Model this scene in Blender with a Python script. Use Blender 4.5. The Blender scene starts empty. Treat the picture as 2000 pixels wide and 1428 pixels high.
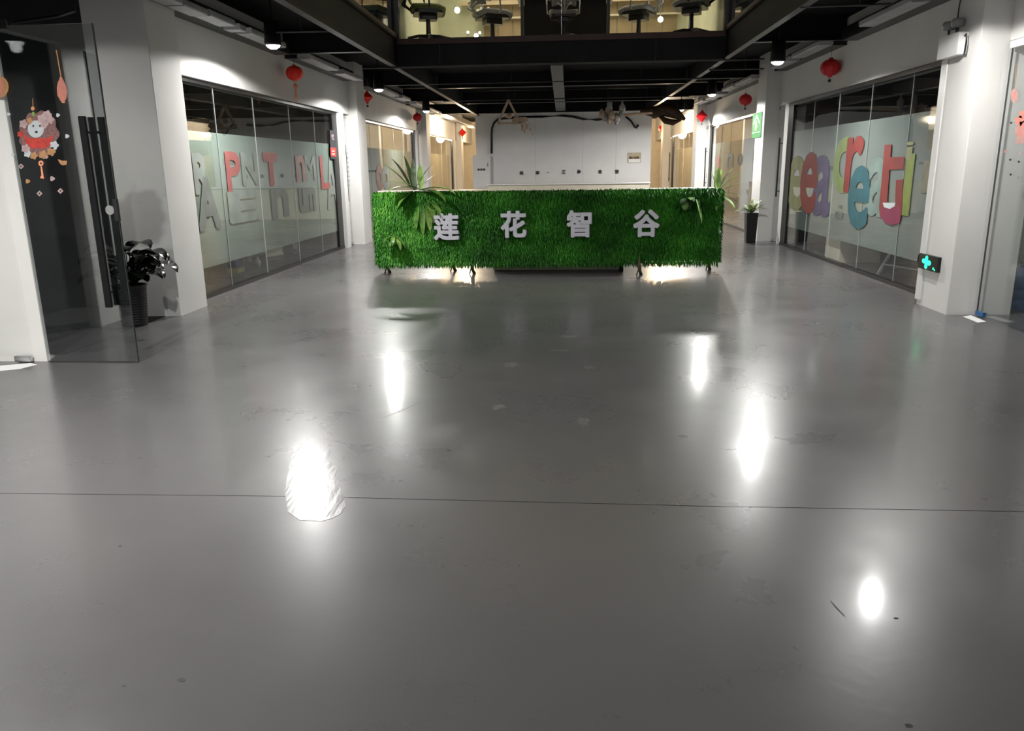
import bpy, bmesh, math, random
import numpy as np
from mathutils import Vector, Matrix
PI = math.pi
rnd = random.Random(7)
C = bpy.context.scene.collection
S = bpy.context.scene

# ---------------------------------------------------------------- camera
F_PX, CAM_H = 1517.6, 1.45
_Y = Vector((103, 389, -F_PX)).normalized()
_Z = -Vector((86, -5943, -F_PX)).normalized()
_X = _Y.cross(_Z).normalized(); _Z = _X.cross(_Y).normalized()
RM = Matrix((_X, _Y, _Z))
cd = bpy.data.cameras.new('camera'); cam = bpy.data.objects.new('camera', cd); C.objects.link(cam)
cd.sensor_width = 36; cd.lens = F_PX / 2000 * 36; cd.clip_start = .05; cd.clip_end = 200
cam.matrix_world = Matrix.Translation((0, 0, CAM_H)) @ RM.to_4x4()
S.camera = cam

# ---------------------------------------------------------------- world, exposure
w = bpy.data.worlds.new('world'); S.world = w; w.use_nodes = True
w.node_tree.nodes['Background'].inputs[0].default_value = (.55, .6, .7, 1)
w.node_tree.nodes['Background'].inputs[1].default_value = .01
S.view_settings.view_transform = 'Standard'; S.view_settings.look = 'None'
S.view_settings.gamma = 1; S.view_settings.use_curve_mapping = False
S.view_settings.exposure = 0.0
LAMP_W = 440.0      # each ceiling can lamp (spot)
COOL = (1, .985, .95)
WARM = (1, .70, .40)

def area(name, loc, size, sy, energy, color, rot=(0, 0, 0), spread=95):
    l = bpy.data.lights.new(name, 'AREA'); l.spread = math.radians(spread); l.shape = 'RECTANGLE'; l.size = size; l.size_y = sy
    l.energy = energy; l.color = color
    o = bpy.data.objects.new(name, l); o.location = loc; o.rotation_euler = rot; C.objects.link(o); return o
# luminous ceiling of the lit upstairs office, of the warm rooms at the far end; added fill for the atrium
area('office_light', (0, 14.9, 6.3), 4.4, 3.6, 240, (1, .86, .62))
ATRIUM_W = 60.0   # each unseen fill globe added high in the atrium

# ---------------------------------------------------------------- pixel helpers: where a sight line meets a real plane
def ray(u, v): return RM @ Vector(((u - 1000) / F_PX, -(v - 714) / F_PX, -1))
def onx(u, v, x): d = ray(u, v); t = x / d.x; return Vector((x, d.y * t, CAM_H + d.z * t))
def ony(u, v, y): d = ray(u, v); t = y / d.y; return Vector((d.x * t, y, CAM_H + d.z * t))
def onz(u, v, z): d = ray(u, v); t = (z - CAM_H) / d.z; return Vector((d.x * t, d.y * t, z))

# ---------------------------------------------------------------- materials
def nodes(name):
    m = bpy.data.materials.new(name); m.use_nodes = True
    return m, m.node_tree, m.node_tree.nodes['Principled BSDF']
def noise_col(nt, sc, c1, c2, lo=.35, hi=.65, detail=4, coords='Object'):
    tc = nt.nodes.new('ShaderNodeTexCoord'); n = nt.nodes.new('ShaderNodeTexNoise'); n.inputs['Scale'].default_value = sc
    n.inputs['Detail'].default_value = detail
    nt.links.new(tc.outputs[coords], n.inputs['Vector'])
    r = nt.nodes.new('ShaderNodeValToRGB'); r.color_ramp.elements[0].position = lo; r.color_ramp.elements[1].position = hi
    r.color_ramp.elements[0].color = (*c1, 1); r.color_ramp.elements[1].color = (*c2, 1)
    nt.links.new(n.outputs['Fac'], r.inputs['Fac']); return n, r
def mat(name, col, rough=.5, metal=0, var=.06, scale=6, bump=0, spec=.5, emit=0, trans=0, alpha=1, bscale=60):
    m, nt, b = nodes(name)
    c1 = tuple(max(0, c * (1 - var)) for c in col); c2 = tuple(min(1, c * (1 + var)) for c in col)
    n, r = noise_col(nt, scale, c1, c2)
    nt.links.new(r.outputs[0], b.inputs['Base Color'])
    b.inputs['Roughness'].default_value = rough; b.inputs['Metallic'].default_value = metal
    b.inputs['Specular IOR Level'].default_value = spec
    if emit:
        nt.links.new(r.outputs[0], b.inputs['Emission Color']); b.inputs['Emission Strength'].default_value = emit
    if trans: b.inputs['Transmission Weight'].default_value = trans
    if alpha < 1: b.inputs['Alpha'].default_value = alpha
    if bump:
        n2 = nt.nodes.new('ShaderNodeTexNoise'); n2.inputs['Scale'].default_value = bscale
        bp = nt.nodes.new('ShaderNodeBump'); bp.inputs['Strength'].default_value = bump; bp.inputs['Distance'].default_value = .01
        nt.links.new(n2.outputs['Fac'], bp.inputs['Height']); nt.links.new(bp.outputs[0], b.inputs['Normal'])
    return m
def glass_mat(name, tint=(.82, .86, .84), rough=.004, film=None, film_mix=0.0, f0=.045):
    """thin architectural pane: clear light with Schlick reflection; film = diffuse frosting colour"""
    m = bpy.data.materials.new(name); m.use_nodes = True; nt = m.node_tree; nt.nodes.clear()
    N = nt.nodes.new; L = nt.links.new
    out = N('ShaderNodeOutputMaterial'); tr = N('ShaderNodeBsdfTransparent'); tr.inputs[0].default_value = (*tint, 1)
    gl = N('ShaderNodeBsdfGlossy'); gl.inputs['Roughness'].default_value = rough; gl.inputs['Color'].default_value = (1, 1, 1, 1)
    g = N('ShaderNodeNewGeometry'); dp = N('ShaderNodeVectorMath'); dp.operation = 'DOT_PRODUCT'
    L(g.outputs['Incoming'], dp.inputs[0]); L(g.outputs['Normal'], dp.inputs[1])
    ab = N('ShaderNodeMath'); ab.operation = 'ABSOLUTE'; L(dp.outputs['Value'], ab.inputs[0])
    om = N('ShaderNodeMath'); om.operation = 'SUBTRACT'; om.inputs[0].default_value = 1; L(ab.outputs[0], om.inputs[1])
    pw = N('ShaderNodeMath'); pw.operation = 'POWER'; L(om.outputs[0], pw.inputs[0]); pw.inputs[1].default_value = 5
    ma = N('ShaderNodeMath'); ma.operation = 'MULTIPLY_ADD'; L(pw.outputs[0], ma.inputs[0]); ma.inputs[1].default_value = .95; ma.inputs[2].default_value = f0
    ma.use_clamp = True
    base = tr
    if film:
        df = N('ShaderNodeBsdfDiffuse')
        n, r = noise_col(nt, 1.1, tuple(c * .86 for c in film), tuple(min(1, c * 1.12) for c in film), .3, .7, 2)
        L(r.outputs[0], df.inputs['Color'])
        tl = N('ShaderNodeBsdfTranslucent'); L(r.outputs[0], tl.inputs['Color'])
        mm = N('ShaderNodeMixShader'); mm.inputs[0].default_value = .35; L(df.outputs[0], mm.inputs[1]); L(tl.outputs[0], mm.inputs[2])
        m2 = N('ShaderNodeMixShader'); m2.inputs[0].default_value = film_mix; L(tr.outputs[0], m2.inputs[1]); L(mm.outputs[0], m2.inputs[2]); base = m2
    mx = N('ShaderNodeMixShader'); L(ma.outputs[0], mx.inputs[0]); L(base.outputs[0], mx.inputs[1]); L(gl.outputs[0], mx.inputs[2])
    L(mx.outputs[0], out.inputs[0]); return m

M = {}
M['wall'] = mat('white_plaster', (.74, .73, .71), .75, var=.025, scale=2, bump=.03)
M['wall_back'] = mat('grey_white_board', (.78, .775, .78), .6, var=.03, scale=1.5)
M['black_paint'] = mat('black_ceiling_paint', (.007, .007, .008), .8, var=.3, scale=5, spec=.15)
M['beam'] = mat('dark_steel_paint', (.008, .008, .009), .6, var=.25, scale=3, spec=.2)
M['flange'] = mat('worn_flange', (.035, .035, .037), .45, var=.3, scale=4)  # paler than the beams, to paint the highlight along their flanges
M['brown_trim'] = mat('dark_red_brown_trim', (.04, .014, .011), .5, var=.2)
M['plank'] = mat('grey_galvanised_duct', (.42, .42, .43), .5, var=.12, scale=2)
M['black_metal'] = mat('black_metal', (.008, .008, .009), .35, var=.2, spec=.5)
M['black_matte'] = mat('matte_black_bar', (.006, .006, .007), .7, var=.2, spec=.2)
M['steel'] = mat('brushed_steel', (.55, .55, .56), .25, 1, var=.05)
M['white_plastic'] = mat('white_plastic', (.78, .78, .77), .4, var=.02)
M['glass'] = glass_mat('clear_glass', (.95, .965, .96))
M['glass_clear'] = glass_mat('very_clear_glass', (.992, .995, .993), f0=.02)
M['glass_dark'] = glass_mat('tinted_glass', (.82, .85, .85), f0=.13)
M['frost'] = glass_mat('frosted_film', (.9, .95, .92), .06, (.42, .50, .45), .8)
M['frost_grey'] = glass_mat('frosted_film_grey', (.9, .95, .92), .06, (.42, .47, .45), .75)
M['frost_warm'] = glass_mat('frosted_film_warm', (.95, .9, .8), .1, (.62, .56, .40), .75)
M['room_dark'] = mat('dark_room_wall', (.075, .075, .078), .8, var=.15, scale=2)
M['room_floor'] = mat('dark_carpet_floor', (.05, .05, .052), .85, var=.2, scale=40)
M['tan'] = mat('tan_board', (.42, .36, .27), .6, var=.12, scale=3)
M['tan_dark'] = mat('brown_board', (.19, .15, .10), .6, var=.15, scale=4)
M['cream'] = mat('cream_laminate', (.66, .61, .50), .5, var=.04)
M['desk_wood'] = mat('pale_wood_laminate', (.62, .52, .38), .45, var=.1, scale=5)
M['desk_body'] = mat('desk_panel', (.55, .52, .47), .5, var=.05)
M['leg'] = mat('brown_green_leg', (.075, .07, .035), .5, var=.3, scale=30)
M['letter'] = mat('silver_grey_letter', (.60, .60, .66), .4, var=.03)
M['letter_side'] = mat('letter_side', (.16, .16, .17), .5, var=.05)
M['red_lantern'] = mat('red_lantern_paper', (.55, .006, .010), .45, var=.1, scale=12)
M['red_bright'] = mat('bright_red_lantern_paper', (.95, .035, .018), .4, var=.1, scale=12)
M['gold'] = mat('gold_trim', (.75, .35, .16), .4, .3, var=.1)
M['tassel'] = mat('orange_tassel', (.85, .32, .18), .7, var=.1, scale=60)
M['pink'] = mat('pink_print', (.62, .22, .18), .6, var=.12, scale=30)
M['palepink'] = mat('pale_pink_print', (.45, .32, .32), .6, var=.15, scale=30)
M['print_white'] = mat('white_print', (.50, .54, .56), .6, var=.06, scale=30)
M['print_red'] = mat('red_print', (.50, .045, .035), .6, var=.2, scale=30)
M['orange'] = mat('orange_print', (.42, .22, .10), .6, var=.15, scale=30)
M['print_dark'] = mat('dark_print', (.03, .03, .035), .6)
M['blue'] = mat('blue_plastic', (.03, .13, .34), .3, var=.15, scale=6)
M['navy'] = mat('blue_purple_cloth', (.07, .07, .22), .8, var=.2, scale=14)
M['yellow'] = mat('pale_yellow_base', (.75, .68, .28), .6)
M['white_paper'] = mat('white_paper', (.85, .85, .84), .6, var=.02)
M['paper_tan'] = mat('tan_paper', (.50, .42, .30), .7, var=.1, scale=30)
M['green_sign'] = mat('green_sign', (.015, .20, .06), .45, var=.06)
M['lime'] = mat('lime_mark', (.75, .85, .30), .5)
M['sign_white'] = mat('sign_white_mark', (.55, .8, .62), .5)
M['wood'] = mat('raw_wood', (.56, .40, .28), .6, var=.12, scale=20)
M['driftwood'] = mat('dark_driftwood', (.07, .035, .018), .7, var=.4, scale=12, bump=.4)
M['ceramic'] = mat('grey_ceramic', (.42, .38, .36), .35, var=.2, scale=20)
M['exit'] = mat('lit_green', (.02, .95, .35), .5, emit=2.2, var=.02)
M['dark_leaf'] = mat('dark_glossy_leaf', (.004, .006, .004), .2, var=.3, scale=12)
M['leaf'] = mat('broad_leaf', (.10, .23, .035), .4, var=.55, scale=9)
M['leaf2'] = mat('yellow_green_leaf', (.24, .38, .09), .4, var=.4, scale=9)
M['leaf_tip'] = mat('dusty_leaf', (.09, .13, .07), .5, var=.4, scale=12)
M['soil'] = mat('soil', (.02, .015, .01), .9)
M['chair_green'] = mat('olive_mesh', (.10, .12, .035), .7, var=.2, scale=40)
M['chair_grey'] = mat('grey_mesh', (.17, .17, .17), .7, var=.2, scale=40)
M['chair_shell'] = mat('pale_grey_chair_frame', (.30, .31, .30), .45)
M['office_wall'] = mat('office_wall', (.58, .60, .46), .7, var=.05)
M['bulb'] = mat('bulb', (1, .97, .9), .4, emit=18, var=.0)
M['lens'] = mat('lamp_lens', (1, 1, .98), .4, emit=26, var=.0)
M['red_cloth'] = mat('red_cloth', (.5, .03, .03), .7)

# grass: colour from a per-blade attribute
def grass_mat():
    m, nt, b = nodes('artificial_grass'); a = nt.nodes.new('ShaderNodeAttribute'); a.attribute_name = 'tone'
    r = nt.nodes.new('ShaderNodeValToRGB'); e = r.color_ramp.elements
    e[0].position = 0; e[0].color = (.008, .05, .005, 1); e[1].position = 1; e[1].color = (.24, .62, .09, 1)
    k = e.new(.45); k.color = (.032, .19, .016, 1); k = e.new(.8); k.color = (.08, .38, .032, 1)
    nt.links.new(a.outputs['Fac'], r.inputs[0]); nt.links.new(r.outputs[0], b.inputs['Base Color'])
    b.inputs['Roughness'].default_value = .45; b.inputs['Specular IOR Level'].default_value = .35; return m
M['grass'] = grass_mat()

# floor: worn glossy grey epoxy
def floor_mat():
    m, nt, b = nodes('grey_epoxy_floor'); N = nt.nodes.new; L = nt.links.new
    tc = N('ShaderNodeTexCoord')
    n1 = N('ShaderNodeTexNoise'); n1.inputs['Scale'].default_value = .35; n1.inputs['Detail'].default_value = 5; L(tc.outputs['Object'], n1.inputs['Vector'])
    r1 = N('ShaderNodeValToRGB'); r1.color_ramp.elements[0].position = .3; r1.color_ramp.elements[1].position = .7
    r1.color_ramp.elements[0].color = (.095, .092, .094, 1); r1.color_ramp.elements[1].color = (.122, .119, .120, 1)
    L(n1.outputs['Fac'], r1.inputs[0])
    # scuffed patches down the middle walkway
    n2 = N('ShaderNodeTexNoise'); n2.inputs['Scale'].default_value = 2.6; n2.inputs['Detail'].default_value = 9; n2.inputs['Roughness'].default_value = .62
    n2.inputs['Distortion'].default_value = .5; L(tc.outputs['Object'], n2.inputs['Vector'])
    r2 = N('ShaderNodeValToRGB'); r2.color_ramp.elements[0].position = .62; r2.color_ramp.elements[1].position = .80
    L(n2.outputs['Fac'], r2.inputs[0])
    mx = N('ShaderNodeMixRGB'); mx.inputs[2].default_value = (.20, .195, .19, 1); L(r1.outputs[0], mx.inputs[1])
    mu = N('ShaderNodeMath'); mu.operation = 'MULTIPLY'; mu.inputs[1].default_value = .15; L(r2.outputs[0], mu.inputs[0]); L(mu.outputs[0], mx.inputs[0])
    L(mx.outputs[0], b.inputs['Base Color'])
    # gloss varies
    n3 = N('ShaderNodeTexNoise'); n3.inputs['Scale'].default_value = 1.2; n3.inputs['Detail'].default_value = 8; n3.inputs['Roughness'].default_value = .6; L(tc.outputs['Object'], n3.inputs['Vector'])
    mr = N('ShaderNodeMapRange'); mr.inputs['From Min'].default_value = .3; mr.inputs['From Max'].default_value = .7
    mr.inputs['To Min'].default_value = .24; mr.inputs['To Max'].default_value = .36; L(n3.outputs['Fac'], mr.inputs['Value'])
    L(mr.outputs[0], b.inputs['Roughness'])
    n4 = N('ShaderNodeTexNoise'); n4.inputs['Scale'].default_value = 22; n4.inputs['Detail'].default_value = 6; L(tc.outputs['Object'], n4.inputs['Vector'])
    bp = N('ShaderNodeBump'); bp.inputs['Strength'].default_value = .10; bp.inputs['Distance'].default_value = .004
    L(n4.outputs['Fac'], bp.inputs['Height']); L(bp.outputs[0], b.inputs['Normal'])
    b.inputs['Specular IOR Level'].default_value = .5
    b.inputs['Coat Weight'].default_value = .22; b.inputs['Coat Roughness'].default_value = .12; b.inputs['Coat IOR'].default_value = 1.45
    return m
M['floor'] = floor_mat()

# ---------------------------------------------------------------- mesh helpers
class MB:
    def __init__(s): s.v = []; s.f = []
    def add(s, vs, fs):
        k = len(s.v); s.v += [tuple(p) for p in vs]; s.f += [tuple(i + k for i in f) for f in fs]; return s
    def box(s, x0, x1, y0, y1, z0, z1):
        return s.add([(x0,y0,z0),(x1,y0,z0),(x1,y1,z0),(x0,y1,z0),(x0,y0,z1),(x1,y0,z1),(x1,y1,z1),(x0,y1,z1)],
                     [(0,3,2,1),(4,5,6,7),(0,1,5,4),(1,2,6,5),(2,3,7,6),(3,0,4,7)])
    def rbox(s, x0, x1, y0, y1, z0, z1, r=.02, axis='z', n=3):
        """box with rounded corners about one axis"""
        if axis == 'z': a0,a1,b0,b1,c0,c1 = x0,x1,y0,y1,z0,z1; mk = lambda a,b,c: (a,b,c)
        elif axis == 'y': a0,a1,b0,b1,c0,c1 = z0,z1,x0,x1,y0,y1; mk = lambda a,b,c: (b,c,a)
        else: a0,a1,b0,b1,c0,c1 = y0,y1,z0,z1,x0,x1; mk = lambda a,b,c: (c,a,b)
        r = min(r, (a1-a0)/2.01, (b1-b0)/2.01); pts = []
        for cx, cy, st in ((a1-r,b1-r,0),(a0+r,b1-r,1),(a0+r,b0+r,2),(a1-r,b0+r,3)):
            for i in range(n+1):
                t = (st + i/n) * PI/2; pts.append((cx + r*math.cos(t), cy + r*math.sin(t)))
        m = len(pts)
        return s.add([mk(a,b,c0) for a,b in pts] + [mk(a,b,c1) for a,b in pts],
                     [tuple(reversed(range(m))), tuple(range(m, 2*m))] + [(i,(i+1)%m,m+(i+1)%m,m+i) for i in range(m)])
    def tube(s, pts, r, n=8, cap=True):
        pts = [Vector(p) for p in pts]; rr = r if isinstance(r, (list, tuple)) else [r]*len(pts); vs = []; fs = []
        d0 = (pts[1]-pts[0]).normalized(); up = Vector((0,0,1)) if abs(d0.z) < .9 else Vector((1,0,0))
        for i, p in enumerate(pts):
            d = (pts[min(i+1,len(pts)-1)] - pts[max(i-1,0)]).normalized()
            a = d.cross(up).normalized(); b = d.cross(a).normalized()
            for k in range(n):
                t = 2*PI*k/n; vs.append(p + (a*math.cos(t) + b*math.sin(t))*rr[i])
        for i in range(len(pts)-1):
            for k in range(n): fs.append((i*n+k, i*n+(k+1)%n, (i+1)*n+(k+1)%n, (i+1)*n+k))
        if cap: fs += [tuple(reversed(range(n))), tuple(range((len(pts)-1)*n, len(pts)*n))]
        return s.add(vs, fs)
    def lathe(s, prof, c=(0,0,0), n=16, sx=1, sy=1):
        vs = []; fs = []; m = len(prof)
        for k in range(n):
            t = 2*PI*k/n
            for r, z in prof: vs.append((c[0]+r*math.cos(t)*sx, c[1]+r*math.sin(t)*sy, c[2]+z))
        for k in range(n):
            for i in range(m-1): fs.append((k*m+i, ((k+1)%n)*m+i, ((k+1)%n)*m+i+1, k*m+i+1))
        return s.add(vs, fs)
    def prism(s, poly, d, o=(0,0,0), ax=(1,0,0), ay=(0,0,1), an=(0,-1,0)):
        """polygon in the plane (ax, ay) at o, extruded d along an"""
        o, ax, ay, an = Vector(o), Vector(ax), Vector(ay), Vector(an); m = len(poly)
        a = [o + ax*x + ay*y for x, y in poly]; b = [p + an*d for p in a]
        return s.add(a + b, [tuple(range(m)), tuple(reversed(range(m, 2*m)))] + [(i,(i+1)%m,m+(i+1)%m,m+i) for i in range(m)])
    def build(s, name, m, parent=None, smooth=False, fixn=True):
        me = bpy.data.meshes.new(name); me.from_pydata(s.v, [], s.f); me.update()
        if fixn:
            bm = bmesh.new(); bm.from_mesh(me); bmesh.ops.recalc_face_normals(bm, faces=bm.faces); bm.to_mesh(me); bm.free()
        if smooth:
            for p in me.polygons: p.use_smooth = True
        me.materials.append(M[m] if isinstance(m, str) else m)
        o = bpy.data.objects.new(name, me); C.objects.link(o)
        if parent is not None:
            o.parent = parent; o.matrix_parent_inverse = parent.matrix_world.inverted() if parent.type != 'EMPTY' else Matrix()
        return o
def tag(o, label=None, cat=None, group=None, kind=None):
    for k, v in (('label', label), ('category', cat), ('group', group), ('kind', kind)):
        if v: o[k] = v
    return o
def empty(name, loc=(0,0,0), rz=0, label=None, cat=None, group=None, kind=None):
    o = bpy.data.objects.new(name, None); o.location = loc; o.rotation_euler = (0,0,rz); C.objects.link(o)
    o.empty_display_size = .1
    return tag(o, label, cat, group, kind)
def struct(name, mb, m, parent=None):
    o = mb.build(name, m, parent)
    if parent is None: o['kind'] = 'structure'
    return o
def copy_tree(o, parent=None):
    c = o.copy(); C.objects.link(c); c.parent = parent
    for ch in list(o.children): copy_tree(ch, c)
    return c
_gl = {}
def glyph(ch, off=0.0, ext=.02):
    """a character as a mesh, normalised to a 1 x 1 box centred on 0"""
    if (ch, off) in _gl: return _gl[(ch, off)]
    cu = bpy.data.curves.new('t', 'FONT'); cu.body = ch; cu.size = 1; cu.extrude = .5; cu.offset = off; cu.resolution_u = 3
    o = bpy.data.objects.new('t', cu); C.objects.link(o)
    dg = bpy.context.evaluated_depsgraph_get(); me = bpy.data.meshes.new_from_object(o.evaluated_get(dg))
    bpy.data.objects.remove(o)
    v = np.array([x.co[:] for x in me.vertices]); lo, hi = v.min(0), v.max(0); v = (v - (lo+hi)/2) / np.maximum(hi-lo, 1e-6)
    fs = [tuple(p.vertices) for p in me.polygons]; bpy.data.meshes.remove(me)
    _gl[(ch, off)] = (v, fs); return v, fs
def text_mb(mb, ch, c, w, h, d, right, up, off=0.0, skew=0):
    bold = off; off = 0.0
    v, fs = glyph(ch, off); right = Vector(right); up = Vector(up); n = right.cross(up); c = Vector(c)
    w2, h2 = w*(1-2*bold), h-2*min(bold*h, bold*w*1.1); k = 8 if bold else 1
    for i in range(k):
        sx = bold*w*math.copysign(1, math.cos(2*PI*(i+.5)/8)) * (1 if i % 2 else .55) if bold else 0
        sy = min(bold*h, bold*w*1.1)*math.copysign(1, math.sin(2*PI*(i+.5)/8)) * (.55 if i % 2 else 1) if bold else 0
        dd = d*(1-.02*i)
        mb.add([c + right*(x*w2+sx) + up*(y*h2+sy) + n*(z*dd) for x, y, z in v], fs)
    return mb

XL, XR = -4.13, 3.96           # hall side wall planes
XWL, XWR = -4.20, 3.96         # window planes
ZT, ZH = 3.05, 2.47            # wall top, header bottom
PITCH = 7.7

# ---------------------------------------------------------------- floor
fl = struct('floor', MB().box(-9, 9, -7, 36, -.12, 0), 'floor')
g = MB()
pts = [(-4.1, 3.206), (-1.2, 3.232), (.67, 3.19), (4, 3.17)]
for (a, b), (c, d) in zip(pts, pts[1:]): g.add([(a,b-.002,.0004),(c,d-.002,.0004),(c,d+.002,.0004),(a,b+.002,.0004)], [(0,1,2,3)])
g.build('floor_joint', mat('dark_joint', (.02,.02,.02), .9, spec=0), fl)
# peeled coating edge by the bright reflection and a few scratches / debris
def blob(mb, c, rx, ry, z=.0006, n=22, j=.35, seed=1):
    r_ = random.Random(seed); vs = [(c[0] + rx*math.cos(2*PI*k/n)*(1+r_.uniform(-j,j)), c[1] + ry*math.sin(2*PI*k/n)*(1+r_.uniform(-j,j)), z) for k in range(n)]
    mb.add(vs, [tuple(range(n))]); return mb
M['scuff'] = mat('pale_scuff', (.15, .147, .145), .32, var=.2, scale=30)
g = MB()
for i, (u, v, rx, ry) in enumerate([(975,795,.06,.05),(1140,825,.05,.10),(1150,718,.06,.04),(1000,712,.08,.07),(1095,685,.10,.03),(1110,657,.10,.05)]):
    p = onz(u, v, 0); blob(g, p, rx*.7, ry, seed=i, j=.5)
g.build('scuff_mark', 'scuff', fl)
g = MB()
for pl in ([(578,872),(640,866),(646,880),(643,898),(660,912),(654,930),(664,950),(668,966),(676,986),(668,1002),(650,1012),(628,1018),(585,1016),(562,1000),(556,960),(566,900)],
           [(818,712),(860,708),(902,712),(898,726),(880,738),(862,738),(848,728),(826,722)]):
    P = [onz(u, v, .0012) for u, v in pl]; k = len(P); g.add(P + [(p.x,p.y,.0001) for p in P], [tuple(range(k))] + [(i,(i+1)%k,k+(i+1)%k,k+i) for i in range(k)])
g.build('coating_patch', mat('glossier_coating', (.12,.117,.117), .25, var=.1, scale=4, bump=.1, bscale=25), fl)
g = MB()
for (u0,v0),(u1,v1),t in [((1622,1174),(1650,1204),.004),((745,818),(822,786),.005),((1225,588),(1255,583),.008)]:
    a = onz(u0,v0,0); b = onz(u1,v1,0); n = (b-a).cross(Vector((0,0,1))).normalized()*t
    g.add([a-n*.3+Vector((0,0,.001)), b-n*.3+Vector((0,0,.001)), b+n*.3+Vector((0,0,.001)), (a+b)/2+n+Vector((0,0,.001)), a+n*.3+Vector((0,0,.001))], [(0,1,2,3,4)])
g.build('scratch', mat('dark_scratch', (.03,.03,.03), .5), fl)
g = MB()
for i,(u,v,r) in enumerate([(355,1328,.012),(235,1067,.008),(243,1340,.006),(875,880,.011),(1750,1208,.008),(1775,1418,.01)]):
    blob(g, onz(u,v,0), r, r*.7, .0008, 10, .3, i+30)
g.build('dark_speck', 'print_dark', fl)

# ---------------------------------------------------------------- walls, columns, windows, doors
wl = struct('wall_left', MB().box(XL-.42, XL, 7.75, 36, ZH, ZT+.75), 'wall')           # header band over the left shopfronts
wr = struct('wall_right', MB().box(XR, XR+.42, -7, 36, ZH+.01, ZT+.75), 'wall')
def column(side, k, par):
    y0 = 7.7 + PITCH*k; y1 = y0 + .62
    if side < 0: mb = MB().rbox(-4.60, -3.97, y0, y1, 0, ZT+.75, .006)
    else: mb = MB().rbox(3.70, 4.30, y0, y1+.04, 0, ZT+.75, .006)
    return mb.build('column', 'wall', par)
for k in range(0, 4): column(-1, k, wl)
for k in range(-1, 4): column(1, k, wr)
column(-1, -2, wl)
# jamb at the near left and the wall it belongs to
MB().box(-7.5, -4.115, 5.76, 5.80, 0, ZT+.75).build('jamb', 'wall', wl)
MB().box(-4.62, -4.5, -7, 5.70, 2.58, ZT+.75).build('header', 'wall', wl)
MB().box(-4.62, -4.5, 3.96, 4.30, 0, 2.58).build('post', 'wall', wl)
MB().box(-4.62, -4.5, 2.4, 3.15, 0, 2.58).build('post', 'wall', wl)
MB().box(-4.62, -4.5, -7, .2, 0, 2.58).build('post', 'wall', wl)
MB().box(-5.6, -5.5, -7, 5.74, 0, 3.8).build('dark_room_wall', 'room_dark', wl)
for ya_, yb_ in ((4.31,5.69),(3.16,3.95),(.21,2.39)): MB().box(-4.56, -4.55, ya_, yb_, .02, 2.57).build('glass_pane', 'glass', wl)

def bay(side, k, n_win, n_door, film, y_end=None):
    X = XWL if side < 0 else XWR
    s = side
    yc = 7.7 + PITCH*k; ya = yc + .62 + (0 if side < 0 else .04); yb = yc + PITCH - .7
    zt = ZH
    root = empty(f'window_{n_win}', (0,0,0), kind='structure')
    fr = MB()
    def slab(mb, y0, y1, z0, z1, off0, off1): return mb.box(min(X+s*off0, X+s*off1), max(X+s*off0, X+s*off1), y0, y1, z0, z1)
    slab(fr, ya, yb, zt-.05, zt, -.02, .06)
    slab(fr, ya, yb, 0, .045, -.02, .06)
    slab(fr, yb-.30, yb, .045, zt-.05, -.012, .05)
    slab(fr, ya, ya+.05, .045, zt-.05, -.012, .05)
    fr.build('window_frame', 'black_metal', root)
    joints = {(-1,0): [ya+.05, 9.574, 10.80, 12.206, 13.42, yb-.30], (1,0): [ya+.05, 9.671, 10.895, 12.139, 13.3, yb-.30]}.get((s,k))
    if not joints: joints = [ya+.05 + (yb-.35-ya)*i/5 for i in range(6)]
    for a, b in zip(joints, joints[1:]):
        slab(MB(), a+.003, b-.003, .045, zt-.05, .010, .018).build('glass_pane', 'glass', root)
    z0, z1 = (.345, 1.90) if s < 0 else (.352, 1.98)
    slab(MB(), ya+.05, yb-.30, z0, z1, .0205, .0215).build('frosted_film', film, root)
    seal = MB()
    for y in joints[1:-1]: slab(seal, y-.003, y+.003, .045, zt-.05, .009, .019)
    seal.build('joint_seal', mat('clear_seal', (.45,.47,.46), .3), root)
    # white post between window and door
    xa, xb = (XL-.28, XL+.01) if s < 0 else (XR-.01, XR+.28)
    MB().box(xa, xb, yb, yb+.24, 0, ZH).build('post', 'wall', wl if s < 0 else wr)
    # door
    d = empty(f'door_{n_door}', (0,0,0), kind='structure')
    y0, y1 = yb+.26, yc+PITCH-.01
    slab(MB(), y0, y1, .015, zt-.02, .006, .018).build('glass_pane', 'glass', d)
    hx = X - s*.045
    h = MB().tube([(hx, y0+.09, .85), (hx, y0+.09, 1.9)], .016, 8)
    for z in (.95, 1.8): h.tube([(hx, y0+.09, z), (X+s*.012, y0+.09, z)], .009, 6)
    h.build('door_handle', 'black_metal', d)
    slab(MB(), y1-.14, y1, .012, .05, -.004, .028).build('hinge_patch', 'steel', d)
    slab(MB(), y1-.14, y1, zt-.07, zt-.02, -.004, .028).build('hinge_patch', 'steel', d)
    slab(MB(), y0+.04, y0+.10, 1.08, 1.2, -.004, .028).build('lock_patch', 'steel', d)
    return root, d
win1, door1 = bay(-1, 0, 1, 1, 'frost')
win2, door2 = bay(1, 0, 2, 2, 'frost_grey')
win3, door3 = bay(-1, 1, 3, 3, 'frost')
win4, door4 = bay(1, 1, 4, 4, 'frost_grey')
win5, door5 = bay(-1, 2, 5, 5, 'frost_warm')
win6, door6 = bay(1, 2, 6, 6, 'frost_warm')

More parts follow.
